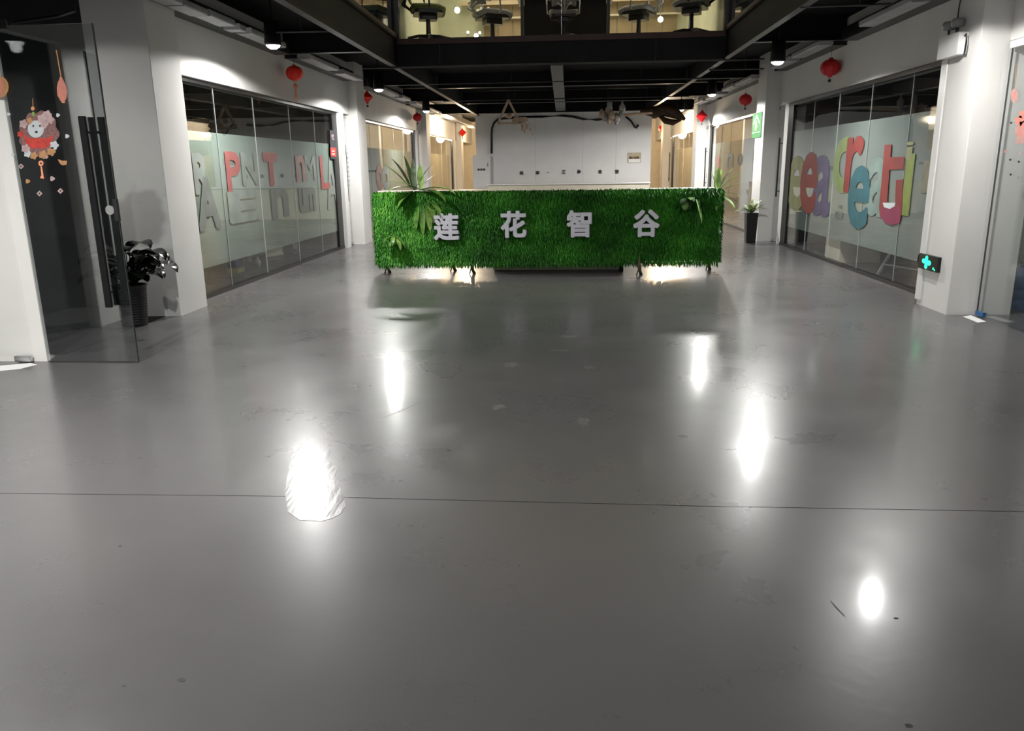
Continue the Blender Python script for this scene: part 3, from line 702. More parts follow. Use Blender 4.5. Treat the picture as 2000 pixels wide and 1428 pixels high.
for u, v, r, m in ((46,242,8,'palepink'),(58,236,6,'orange'),(82,232,9,'palepink'),(92,224,8,'palepink'),(98,234,7,'palepink'),(86,242,8,'palepink'),(50,290,8,'palepink'),(54,300,7,'print_white'),(106,284,8,'print_white'),(100,296,8,'orange'),(84,302,8,'orange'),(66,304,7,'orange'),(40,262,6,'print_red'),(90,306,4,'palepink')):
    dpoly('flower', m, flower(u, v, r), 2 + (v % 3)*.2)
dpoly('bead', 'gold', ell(64,212,3.6,4), 1); dpoly('bead', 'leaf2', ell(65,223,3,5), 1)
dpoly('cord', 'gold', [(63.6,192),(64.4,192),(65,210),(64,210)], 1)
dpoly('ring', 'tassel', ell(80,319,5,5.4), 1); dpoly('ring_hole', 'room_dark', ell(80,319,2,2.2,10), 2)
dpoly('tassel', 'tassel', [(79,325),(82,325),(85,344),(86,349),(78,348),(81,342)], 1)
for u, v, m in ((41,325,'palepink'),(77,378,'palepink'),(118,373,'palepink')):
    dpoly('ornament_ring', m, flower(u, v, 4.6, 4), 1); dpoly('ring_hole', 'print_dark', ell(u,v,1.8,1.8,8), 2)
for u, v, m, r in ((54,354,'orange',4.2),(102,349,'palepink',4.5),(131,266,'print_white',4),(113,225,'print_white',3.6),(17,223,'print_white',3.2),(25,302,'print_white',3)):
    dpoly('petal', m, flower(u, v, r, 3), 1)
dpoly('small_flag', 'orange', [(113,311),(122,314),(131,314),(130,322),(121,323),(116,318)], 1)
M['lantern_print'] = mat('lantern_print', (.55,.20,.15), .6, var=.1, scale=30)
dec2 = empty('door_decal', (0, 5.7225, 0), 0, 'pale red lantern sticker on the open glass door, above the flower sticker', 'sticker'); dec0 = dec; dec = dec2
dpoly('lantern_shape', 'lantern_print', [(117,153),(122,153),(128,165),(131,178),(130,192),(125,200),(119,198),(112,186),(111,172),(113,161)], 0)
dpoly('cap', 'gold', [(116,151),(121,151),(121,154),(117,154)], 1); dpoly('cap', 'gold', [(120,199),(127,199),(127,201),(121,201)], 1)
dpoly('cord', 'gold', [(109,98),(111,98),(120,151),(118.5,151)], 0)
dec3 = empty('door_decal', (0, 5.7105, 0), 0, 'orange lantern sticker cut off by the left edge of the picture', 'sticker'); dec = dec3
def d3(name, m, pts, lay): 
    P = [ony(u, v, 5.7105-.0006*lay) for u, v in pts]; k = len(P)
    MB().add([(p.x,p.y-5.7105,p.z) for p in P]+[(p.x,p.y-5.7105-.0005,p.z) for p in P], [tuple(range(k)), tuple(range(2*k-1,k-1,-1))]+[(i,(i+1)%k,k+(i+1)%k,k+i) for i in range(k)]).build(name, m, dec3)
d3('lantern_shape', 'orange', ell(0,170,17,21), 0); d3('lantern_band', 'lantern_print', ell(-2,170,7,20), 1)

# ---------------------------------------------------------------- near right door with stickers, bottle
d9 = empty('door_9', (0,0,0), kind='structure')
MB().box(3.962, 3.974, 6.55, 7.66, .012, 2.47).build('glass_pane', 'glass', d9)
MB().rbox(3.95,3.986,7.52,7.66,.010,.05,.004).build('hinge_patch', 'blue', d9)
MB().rbox(3.94,3.99,7.40,7.66,2.41,2.47,.006).build('hinge_patch', 'white_plastic', d9)
MB().box(3.9615,3.9745,7.655,7.662,.012,2.47).build('edge_strip', mat('dark_edge', (.03,.04,.04), .3), d9)
MB().tube([(3.93,6.68,.8),(3.93,6.68,1.9)], .016, 8).tube([(3.93,6.68,.9),(3.965,6.68,.9)], .01, 6).tube([(3.93,6.68,1.8),(3.965,6.68,1.8)], .01, 6).build('door_handle', 'black_metal', d9)
pp = [onz(*q, .003) for q in ((1880,618),(1897,616),(1926,628),(1910,630))]
MB().add([(p.x,p.y,.003) for p in pp]+[(p.x,p.y,.0005) for p in pp], [tuple(range(4))]+[(i,(i+1)%4,4+(i+1)%4,4+i) for i in range(4)]).build('floor_plate', 'white_paper', d9)
MB().box(3.96,4.26,.5,6.5,0,ZH).build('side_panel', 'wall', wr)
dr = empty('door_decal', (3.9605, 0, 0), 0, 'round pink lantern sticker with flowers on the right glass door', 'sticker')
def rpoly(name, m, pts, lay=0):
    P = [onx(u, v, 3.9605) for u, v in pts]; k = len(P); x = -.0006*lay
    MB().add([(x,p.y,p.z) for p in P]+[(x-.0005,p.y,p.z) for p in P], [tuple(range(k)), tuple(range(2*k-1,k-1,-1))]+[(i,(i+1)%k,k+(i+1)%k,k+i) for i in range(k)]).build(name, m, dr)
M['soft_pink'] = mat('soft_pink_print', (.45,.27,.25), .6, var=.12, scale=40)
rpoly('lantern_shape', 'soft_pink', ell(1981,187,7.5,14)); rpoly('lantern_core', 'pink', ell(1982,187,3,9,12), 1)
rpoly('cord', 'gold', [(1984.2,125),(1984.9,125),(1983.4,173),(1982.6,173)])
for u, v, r in ((1991,236,9),(1998,224,8),(1999,244,8)): rpoly('flower', 'pink', flower(u,v,r), 1)
rpoly('vase', 'soft_pink', [(1984,246),(2002,242),(2006,262),(2004,280),(1983,282),(1986,268),(1981,258)]); rpoly('vase_mark', 'pink', ell(1994,260,4,10,12), 1)
for u, v, m in ((1975,240,'print_dark'),(1963,296,'pink'),(1973,312,'print_dark'),(1990,316,'print_dark'),(1974,341,'print_dark'),(1989,347,'ghost'),(1992,300,'soft_pink')): rpoly('petal', m, flower(u,v,2.2,3))
# blue water bottle inside
t = empty('water_bottle', (4.52, 7.98, 0), 0, 'large blue water bottle on the floor behind the right glass door', 'bottle')
MB().lathe([(0,.002),(.13,.002),(.138,.02),(.138,.10),(.132,.11),(.138,.12),(.138,.2),(.132,.21),(.138,.22),(.138,.34),(.12,.38),(.05,.42),(.03,.43),(.03,.455),(0,.455)], n=24).build('bottle_body', 'blue', t, True)
MB().lathe([(0,.45),(.034,.45),(.034,.49),(0,.49)], n=14).build('bottle_cap', 'white_plastic', t)

# ---------------------------------------------------------------- emergency light, exit sign, conduit on the right column
t = empty('emergency_light', (3.70, 8.12, 2.50), 0, 'white twin-head emergency light box high on the right column', 'emergency light')
MB().rbox(-.09,-.0005,-.20,.20,-.10,.10,.012,'x').build('light_box', 'white_plastic', t)
for y in (-.07,.10):
    MB().lathe([(0,-.03),(.055,-.02),(.065,.03),(.05,.05),(0,.055)], (-.05,y,.18), 14).build('lamp_head', 'chair_shell', t, True)
    MB().tube([(-.05,y,.10),(-.05,y,.155)], .012, 8).build('bracket', 'black_metal', t)
MB().tube([(-.04,-.205,.06),(-.05,-.25,.07),(-.05,-.27,.0),(-.045,-.25,-.09),(-.03,-.21,-.10)], .008, 8).build('cable', 'black_metal', t)
MB().tube([(-.03,.0,.10),(-.02,.02,.34),(-.012,-.02,.62)], .006, 6).build('cable', 'black_metal', t)
MB().rbox(3.685,3.70,8.26,8.38,.05,2.40,.006).build('conduit_trunking', 'white_plastic', wr)
t = empty('exit_sign', (3.70, 8.12, .455), 0, 'small lit green sign low on the right column', 'sign')
MB().rbox(-.035,-.0005,-.20,.22,-.075,.075,.004,'x').build('sign_case', 'black_metal', t)
g = MB()
def xdisc(mb, y, z, r, x=-.0365, rz=None, n=18): mb.add([(x,y+r*math.cos(2*PI*i/n),z+(rz or r)*math.sin(2*PI*i/n)) for i in range(n)], [tuple(range(n))])
for i, (y, z, r, rz) in enumerate(((.04,.0,.035,.03),(.04,.042,.032,.026),(.04,-.040,.034,.026),(.095,.008,.042,.024),(-.02,.0,.045,.026),(-.125,-.045,.016,.013),(-.155,-.055,.010,.009))): xdisc(g, y, z, r, -.0362-.0001*i, rz)
g.build('sign_symbol', 'exit', t)
MB().tube([(-.01,.22,.03),(-.02,.26,.05),(-.02,.27,-.02)], .008, 6).build('cable', 'black_metal', t)

# green sign on the second right column
a = onx(1464,226,3.696); b = onx(1479,268,3.696)
t = empty('wall_sign', (3.70, 16.0, 2.17), 0, 'green sign with an arrow shape and yellow leaf on the second right column', 'sign')
MB().rbox(-.012,-.0005,-.44,.30,-.235,.225,.006,'x').build('sign_plate', 'green_sign', t)
mb = MB(); mb.prism([(.24,.02),(-.05,.20),(-.36,.02),(-.27,.02),(-.05,.14),(.16,.02)], .002, (-.012,0,0), (0,1,0), (0,0,1), (-1,0,0)).build('sign_arrow', 'sign_white', t)
MB().prism([(-.05,.09),(.06,.01),(.05,-.08),(-.04,-.11),(-.12,-.03)], .002, (-.012,0,0), (0,1,0), (0,0,1), (-1,0,0)).build('sign_leaf', 'lime', t)
MB().box(-.0145,-.012,-.38,.26,-.145,-.13).build('sign_line', 'sign_white', t)

# ---------------------------------------------------------------- back wall fittings
t = empty('electrical_cabinet', (-2.53, 24.598, .5), 0, 'grey white electrical cabinet at the left end of the back wall', 'cabinet')
MB().rbox(-.265,.265,-.32,0,-.495,1.31,.01).build('cabinet_body', 'wall_back', t)
MB().box(-.24,.235,-.333,-.321,-.3,1.27).build('cabinet_door', 'wall_back', t)
g = MB()
for i in range(3): g.box(-.12+i*.085,-.05+i*.085,-.336,-.334,.86,.92)
g.build('label_strip', 'print_dark', t)
MB().rbox(.19,.205,-.35,-.334,.98,1.08,.004).build('door_handle', 'print_dark', t)
pts = [(960,300),(960,262),(961,250),(965,240),(973,233),(985,231.5),(1020,229),(1060,228),(1100,226),(1118,228),(1140,233),(1165,234),(1195,231)]
P = [ony(u,v,24.56) for u,v in pts]
o = MB().tube([(p.x,p.y,p.z) for p in P], .032, 8).build('wall_cable', 'black_metal', None, True); tag(o, 'thick black cable bending along the top of the back wall', 'cable')
P = [ony(u,v,24.56) for u,v in ((1222,228),(1232,236),(1240,248),(1243,250),(1247,244))]
o = MB().tube([(p.x,p.y,p.z) for p in P], .028, 8).build('wall_cable', 'black_metal', None, True); tag(o, 'short black cable end drooping at the right of the back wall', 'cable')
# row of tiny black characters
sg = empty('wall_lettering', (0,24.6,1.27), 0, 'row of small black characters spaced across the back wall', 'lettering')
for u, v, ch in ((1018.5,338,'共'),(1050,337.5,'享'),(1070,337,'·'),(1101,336,'三'),(1131,335,'办'),(1172,335.5,'公'),(1205,335,'空')):
    p = ony(u, v, 24.585); text_mb(MB(), ch, (p.x, -.012, p.z-1.27), .115 if ch != '·' else .03, .115 if ch != '·' else .03, .02, (1,0,0), (0,0,1), .06).build('character', 'print_dark', sg)
p = ony(1239,308,24.58)
t = empty('wall_notice', (p.x, 24.6, p.z), 0, 'small tan notice board on the right of the back wall', 'notice')
MB().rbox(-.20,.20,-.02,-.0005,-.15,.15,.01,'y').build('notice_panel', 'paper_tan', t)
MB().box(-.17,.18,-.023,-.0205,-.14,-.04).build('notice_strip', 'white_paper', t)
text_mb(MB(), 'RILL HOME', (0,-.022,.0), .30, .07, .003, (1,0,0), (0,0,1), .02).build('lettering', 'driftwood', t)
# low cream counter before the back wall
t = empty('low_counter', (.13, 23.87, 0), 0, 'low cream counter running along the foot of the back wall', 'counter')
MB().box(-2.40,2.34,-.25,.30,.0,.93).build('counter_body', 'cream', t)
MB().rbox(-2.44,2.38,-.29,.34,.93,.965,.01,'x').build('counter_top', 'wall_back', t)

# ---------------------------------------------------------------- hanging wooden ornaments
pc = ony(1000,224,17.0)
t = empty('hanging_ornament', (pc.x, 17.0, pc.z), 0, 'triangular wooden ornament with a round bead hung before the back wall', 'ornament')
mb = MB()
for a, b in (((-.30,-.17),(-.07,.29)),((-.07,.29),(.17,-.17)),((.20,-.17),(-.30,-.17))):
    a = Vector((a[0],0,a[1])); b = Vector((b[0],0,b[1])); d = (b-a).normalized(); n = Vector((-d.z,0,d.x))*.022
    mb.add([a-n+Vector((0,-.03,0)),b-n+Vector((0,-.03,0)),b+n+Vector((0,-.03,0)),a+n+Vector((0,-.03,0)),a-n+Vector((0,.03,0)),b-n+Vector((0,.03,0)),b+n+Vector((0,.03,0)),a+n+Vector((0,.03,0))], [(0,3,2,1),(4,5,6,7),(0,1,5,4),(1,2,6,5),(2,3,7,6),(3,0,4,7)])
mb.build('triangle_frame', 'wood', t)
MB().lathe([(0,-.06),(.05,-.045),(.065,0),(.05,.045),(0,.06)], (-.06,0,-.02), 14).build('bead', 'wood', t, True)
MB().prism([(.0,-.10),(.06,-.05),(.30,-.05),(.34,-.12),(.26,-.18),(.0,-.16)], .03, (0,.015,0)).build('wood_plate', 'wood', t)
for i, (x, z, s_) in enumerate(((.20,-.26,.07),(.30,-.24,.06),(.25,-.34,.05),(.37,-.30,.04),(.42,-.40,.03))):
    MB().lathe([(0,-s_),(s_*.5,-s_*.7),(s_*.35,-.1*s_),(s_*.6,s_*.5),(0,s_)], (x,0,z), 8).build('figure', 'wood', t, True)
    MB().tube([(x,0,z+s_*.8),(x*.8+.03,0,-.15)], .004, 5).build('thread', 'wood', t)
MB().tube([(-.07,0,.28),(-.07,0,3.36-pc.z)], .004, 5).build('string', 'print_dark', t)
pc = ony(1215,223,17.0)
t = empty('hanging_branch', (pc.x, 17.0, pc.z), 0, 'hanging rod carrying pale ceramic shapes, right of centre under ceiling', 'ornament')
MB().tube([(-.05,0,-.03),(.25,0,.0),(.62,0,.01)], [.03,.024,.022], 8).build('rod', 'wood', t)
for i,(x,z,s_) in enumerate(((-.42,.02,.10),(-.34,-.04,.11),(-.22,.0,.12),(-.12,-.06,.11),(-.30,.1,.07),(-.02,.02,.09),(-.27,-.13,.07),(-.12,-.14,.07))):
    MB().lathe([(0,-s_),(s_*.6,-s_*.75),(s_*.62,0),(s_*.4,s_*.6),(0,s_)], (x, .04*math.sin(i*2), z), 10).build('ceramic_piece', 'ceramic' if i%2 else 'wood', t, True)
MB().lathe([(0,.05),(.05,.05),(.055,.22),(.04,.25),(0,.25)], (-.26,0,0), 12).build('cup', 'chair_shell', t, True)
MB().lathe([(0,.05),(.06,.06),(.065,.15),(.02,.22),(.015,.28),(0,.28)], (.0,0,.0), 12).build('bud_vase', 'ceramic', t, True)
MB().tube([(-.3,0,.1),(-.3,0,3.30-pc.z)], .004, 5).tube([(.5,0,.02),(.5,0,3.30-pc.z)], .004, 5).build('string', 'print_dark', t)
pc = ony(1300,220,19.0)
t = empty('hanging_driftwood', (pc.x, 19.0, pc.z), 0, 'dark brown driftwood lump hanging under the ceiling by right passage', 'ornament')
mb = MB().tube([(-.58,0,.05),(-.3,0,.02),(0,.03,.06),(.25,0,-.03),(.45,0,-.16)], [.05,.12,.15,.12,.03], 9); mb.build('driftwood_piece', 'driftwood', t, True)
MB().tube([(-.15,0,-.06),(.0,0,-.18),(.18,0,-.22),(.36,0,-.17)], [.03,.07,.07,.02], 8).build('driftwood_branch', 'driftwood', t, True)
MB().tube([(0,0,.1),(0,0,3.28-pc.z)], .004, 5).build('string', 'print_dark', t)

# ---------------------------------------------------------------- reception desk
DL, DR, GF = -2.60, 2.08, 10.70
desk = empty('reception_desk', (-.26, 11.1, 0), 0, 'long reception desk covered in artificial grass with four silver characters', 'desk')
ox, oy = -.26, 11.1
def dbox(x0,x1,y0,y1,z0,z1): return MB().box(x0-ox,x1-ox,y0-oy,y1-oy,z0,z1)
dbox(DL+.02,-1.06,GF+.06,11.22,1.115,1.152).build('desk_top','desk_wood',desk)
dbox(-1.05,.92,GF+.06,11.50,1.06,1.095).build('desk_top','desk_body',desk)
dbox(.93,DR-.02,GF+.06,11.22,1.108,1.141).build('desk_top','wall_back',desk)
dbox(-1.02,.80,11.16,11.48,.012,1.06).build('desk_body','desk_body',desk)
dbox(DL+.04,DR-.04,GF+.07,GF+.10,.22,1.10).build('backing_board','leg',desk)
def dleg(u, v, z1=.3):
    p = onz(u, v, 0); x, y = p.x-ox, p.y-oy
    MB().tube([(x+.03,y+.03,.0),(x+.012,y+.01,.05),(x,y,.12),(x,y,z1)], [.024,.02,.026,.034], 8).tube([(x-.035,y-.02,.0),(x-.012,y-.01,.07),(x,y,.16)], [.008,.011,.014], 6).build('leg','leg',desk,True)
for u, v in ((757,533),(885,530),(922,535),(1248,537),(1383,527)): dleg(u, v, .30)
p = onz(1213,530,0); dbox(p.x-.03,p.x+.03,p.y-.03,p.y+.03,0,.3).build('leg','beam',desk)
# grass blades
def grass(par):
    R_ = np.random.RandomState(5)
    def patch(n, o, au, av, nrm, lu, lv, edge):
        a = R_.rand(n); b = R_.rand(n)
        base = o + np.outer(a*lu, au) + np.outer(b*lv, av)
        L = .036 + .040*R_.rand(n)
        d = nrm*(.75 + .5*R_.rand(n))[:,None] + au*R_.normal(0,.42,n)[:,None] + np.array([0,0,-1])*(.42 + .45*R_.rand(n))[:,None]*1.0
        d /= np.linalg.norm(d,axis=1)[:,None]
        s = np.cross(d, nrm + R_.normal(0,.3,(n,3))); s /= np.linalg.norm(s,axis=1)[:,None]+1e-9
        wd = (.0034 + .0030*R_.rand(n))[:,None]
        mid = base + d*(L*.55)[:,None]; tip = base + d*L[:,None] + np.array([0,0,-1])*(L*.28)[:,None]
        V = np.stack([base - s*wd, base + s*wd, mid + s*wd*.9, mid - s*wd*.9, tip], 1)
        # patchy tone
        px = base[:,0]*2.1; pz = base[:,2]*3.0
        t = .42 + .10*np.sin(px*1.7+pz) + .09*np.sin(px*3.9-pz*2.2+1) + .06*np.sin(pz*7+px) + R_.normal(0,.17,n)
        t += np.clip((-1.0 - base[:,0]-ox)*.16, -.06, .24)  # lighter towards the left end: light there is painted into the blades
        return V, np.clip(t,0,1)
    A = np.array
    parts = [patch(64000, A([DL-ox, GF-oy+.03, .175]), A([1.,0,0]), A([0,0,1.]), A([0,-1.,0]), DR-DL, .965, 0),
             patch(7000, A([DL-ox, GF-oy+.03, .175]), A([0,1.,0]), A([0,0,1.]), A([-1.,0,0]), .6, .96, 0),
             patch(7000, A([DR-ox, GF-oy+.03, .175]), A([0,1.,0]), A([0,0,1.]), A([1.,0,0]), .6, .96, 0),
             patch(3500, A([DL-ox, GF-oy+.02, 1.12]), A([1.,0,0]), A([0,1.,0]), A([0,-.3,.9]), DR-DL, .05, 0),
             patch(2600, A([DL-ox, GF-oy+.01, .165]), A([1.,0,0]), A([0,1.,0]), A([0,-.1,-.9]), DR-DL, .04, 0)]
    V = np.concatenate([p[0] for p in parts]); T = np.concatenate([p[1] for p in parts]); n = len(V)
    me = bpy.data.meshes.new('grass_mat'); me.vertices.add(n*5); me.vertices.foreach_set('co', V.reshape(-1).astype(np.float32))
    k = np.arange(n)*5
    loops = np.stack([k,k+1,k+2,k+3,k+3,k+2,k+4],1).reshape(-1)
    me.loops.add(n*7); me.loops.foreach_set('vertex_index', loops.astype(np.int32))
    st = np.stack([np.arange(n)*7, np.arange(n)*7+4],1).reshape(-1)
    me.polygons.add(n*2); me.polygons.foreach_set('loop_start', st.astype(np.int32))
    me.update(calc_edges=True); me.validate()
    at = me.attributes.new('tone','FLOAT','POINT'); at.data.foreach_set('value', np.repeat(T,5).astype(np.float32))
    me.materials.append(M['grass']); o = bpy.data.objects.new('grass_mat', me); C.objects.link(o); o.parent = par; o['kind'] = 'stuff'
grass(desk)
M['grass_base'] = mat('grass_backing', (.010,.045,.006), .8, var=.3, scale=30)
dbox(DL+.003,DR-.003,GF+.035,GF+.06,.185,1.125).box(DL-ox+.003,DL-ox+.03,GF-oy+.06,.3,.2,1.11).box(DR-ox-.03,DR-ox-.003,GF-oy+.06,.3,.2,1.11).build('grass_backing','grass_base',desk)
for ch, u, v, ww in (('莲',872,443,.345),('花',1003,438,.35),('智',1131,437,.335),('谷',1262,436,.35)):
    p = ony(u, v, 10.66)
    o = text_mb(MB(), ch, (p.x-ox, -.455, p.z), ww, .36, .025, (1,0,0), (0,0,1), .034).build('character','letter',desk)
    text_mb(MB(), ch, (p.x-ox+.008, -.432, p.z-.006), ww*1.02, .365, .02, (1,0,0), (0,0,1), .04).build('character_back','letter_side',o)

# ---------------------------------------------------------------- leaves and plants
def leaf(mb, base, az, el, L, W, droop=.6, n=7, fold=.25, tip=.0):
    """a long leaf: strip of quads folded along its midrib, bending down by droop (radians)"""
    p = Vector(base); vs = []; fs = []
    side = Vector((-math.sin(az), math.cos(az), 0))
    for i in range(n+1):
        t = i/n; e = el - droop*t*t*1.5; d = Vector((math.cos(az)*math.cos(e), math.sin(az)*math.cos(e), math.sin(e)))
        nn = side.cross(d); w_ = W*(math.sin(PI*min(1,(t*.88+.1)))**.8)*(1 if t < .999 else .05)
        vs += [p - side*w_ + nn*(-fold*w_), p + nn*0, p + side*w_ + nn*(-fold*w_)]
        p = p + d*(L/n)
    for i in range(n):
        a = i*3; fs += [(a,a+1,a+4,a+3),(a+1,a+2,a+5,a+4)]
    return mb.add(vs, fs)
def plant(name, loc, leaves, m, label, cat='plant', group=None, stem=None):
    t = empty(name, loc, 0, label, cat, group)
    for i, (b, az, el, L, W, dr) in enumerate(leaves):
        leaf(MB(), b, az, el, L, W, dr).build('leaf', m[i % len(m)] if isinstance(m, (list,tuple)) else m, t, True, False)
    if stem: stem(t)
    return t
D = math.radians
# big spray on the left desk corner
p0 = ony(820,372,10.78)
lv = [((-.12,0,.02),D(165),D(62),.46,.035,.3),((-.10,0,.02),D(150),D(78),.42,.03,.2),((-.06,0,.02),D(15),D(58),.40,.03,.3),((-.08,0,.02),D(100),D(80),.38,.028,.2),((-.12,0,.02),D(180),D(48),.44,.03,.25),((-.02,0,.02),D(20),D(40),.3,.028,.2),
      ((0,-.02,.02),D(185),D(20),.52,.055,.5),((0,-.03,.01),D(205),D(12),.44,.05,.8),((0,-.03,0),D(-15),D(10),.50,.05,.7),((.0,-.03,0),D(-30),D(0),.46,.05,.9),((.02,-.02,.02),D(95),D(85),.30,.035,.1),((-.04,-.03,.0),D(215),D(-25),.34,.05,.6),
      ((.08,-.06,-.15),D(-40),D(-50),.30,.042,.5),((.12,-.06,-.12),D(-30),D(-35),.30,.04,.7),((.14,-.06,-.1),D(-15),D(-20),.26,.04,.9),((-.02,-.07,-.2),D(-120),D(-75),.30,.035,.2),((.03,-.07,-.15),D(-80),D(-80),.42,.03,.1),((.10,-.07,-.22),D(-60),D(-70),.30,.035,.2)]
lv = [(b_, a_, e_, L_*1.12, W_*1.35, d_) for b_, a_, e_, L_, W_, d_ in lv]
plant('artificial_plant', p0, lv, ['leaf_tip','leaf','leaf_tip','leaf_tip','leaf','leaf','leaf2','leaf2','leaf2','leaf','leaf2','leaf','leaf2','leaf2','leaf2','leaf','leaf','leaf2'], 'broad leaved artificial plant spilling over the left end of the desk')
p0 = ony(770,470,10.62)
plant('artificial_plant', p0, [((0,0,.06),D(200),D(-10),.20,.03,1.2),((0,0,.07),D(-20),D(-30),.26,.03,.8),((0,0,.06),D(-90),D(-20),.2,.03,1.2),((.02,0,.05),D(-50),D(-40),.22,.03,.6),((.0,0,.05),D(230),D(-50),.16,.028,.5)], ['leaf2','leaf','leaf','leaf2','leaf'], 'small leafy tuft low on the grass at the left end of the desk')
p0 = ony(1342,390,10.62)
plant('artificial_plant', p0, [((.03*math.cos(k*1.3),0,.03*math.sin(k*1.3)),D(-90+40*math.sin(k*2)),D(20-25*k),.13,.045,.9) for k in range(6)]+[((.12,0,-.0),D(-60),D(-60),.34,.02,.3),((.16,0,.0),D(-100),D(-65),.36,.02,.3)], ['leaf','grass_base','grass_base'], 'round green leaf cluster on the grass near the right end')
p0 = ony(1400,378,10.85)
lv = [((0,0,0),D(85),D(84),.36,.045,.1),((0,0,0),D(20),D(62),.40,.035,.3),((0,0,0),D(0),D(48),.42,.035,.35),((0,0,0),D(160),D(76),.32,.03,.2),((0,0,0),D(-10),D(30),.38,.035,.5),((0,0,0),D(-20),D(5),.34,.03,.7),((0,-.02,-.02),D(-50),D(-15),.36,.03,.6),((0,-.02,-.02),D(-100),D(-40),.28,.025,.5),((0,0,0),D(190),D(20),.24,.03,.8),((0,0,0),D(-5),D(-15),.36,.02,.5),((0,0,.02),D(60),D(70),.34,.03,.3)]
plant('artificial_plant', p0, lv, ['leaf2','leaf_tip','leaf','leaf','leaf2','leaf2','leaf','leaf','leaf','leaf_tip','leaf2'], 'spiky green artificial plant at the right end of the desk')
# black potted plant behind the left door
pot = empty('potted_plant', (-4.20, 7.22, 0), 0, 'dark glossy plant in a ribbed black pot by the left column', 'plant')
prof = [(0,.003),(.115,.003)]
for i in range(14): z = .02+i*.025; prof += [(.118+.002*i,z),(.124+.002*i,z+.010),(.118+.002*i,z+.02)]
prof += [(.155,.385),(.16,.40),(.145,.40),(.14,.36)]
MB().lathe(prof, n=28).build('pot', 'black_metal', pot)
MB().lathe([(0,.365),(.142,.365)], n=20).build('soil', 'soil', pot)
for i in range(52):
    az = 2*PI*i/26*2.4 + rnd.uniform(-.3,.3); el = rnd.uniform(.75,1.5)
    if i % 3 == 0: az = rnd.uniform(-.9,.1)
    kk = .55 if math.sin(az) > .35 else 1.0
    b = (.03*math.cos(az), .03*math.sin(az), .36)
    st = Vector((math.cos(az)*math.cos(el), math.sin(az)*math.cos(el), math.sin(el)))*rnd.uniform(.12,.40)*kk
    e = Vector(b)+st
    MB().tube([b, tuple(Vector(b)+st*.5), tuple(e)], .005, 5).build('stalk', 'dark_leaf', pot)
    leaf(MB(), tuple(e), az, el*.35, rnd.uniform(.24,.36)*kk, rnd.uniform(.06,.095), rnd.uniform(.9,1.6)).build('leaf', 'dark_leaf', pot, True, False)
# white-green potted plant by the second right column
pot = empty('potted_plant', (3.50, 15.1, 0), 0, 'pale leaved plant in a tall black pot beside the second right column', 'plant')
MB().add([(-.085,-.085,.002),(.085,-.085,.002),(.085,.085,.002),(-.085,.085,.002),(-.105,-.105,.56),(.105,-.105,.56),(.105,.105,.56),(-.105,.105,.56)],[(0,3,2,1),(4,5,6,7),(0,1,5,4),(1,2,6,5),(2,3,7,6),(3,0,4,7)]).build('pot','black_metal',pot)
M['pale_leaf'] = mat('pale_variegated_leaf', (.36,.42,.22), .4, var=.5, scale=16)
for i in range(18):
    az = i*2.4; el = rnd.uniform(.3,1.3); leaf(MB(), (.02*math.cos(az),.02*math.sin(az),.56), az, el, rnd.uniform(.22,.38), rnd.uniform(.025,.045), rnd.uniform(.5,1.4)).build('leaf', 'pale_leaf' if i % 3 else 'leaf', pot, True, False)

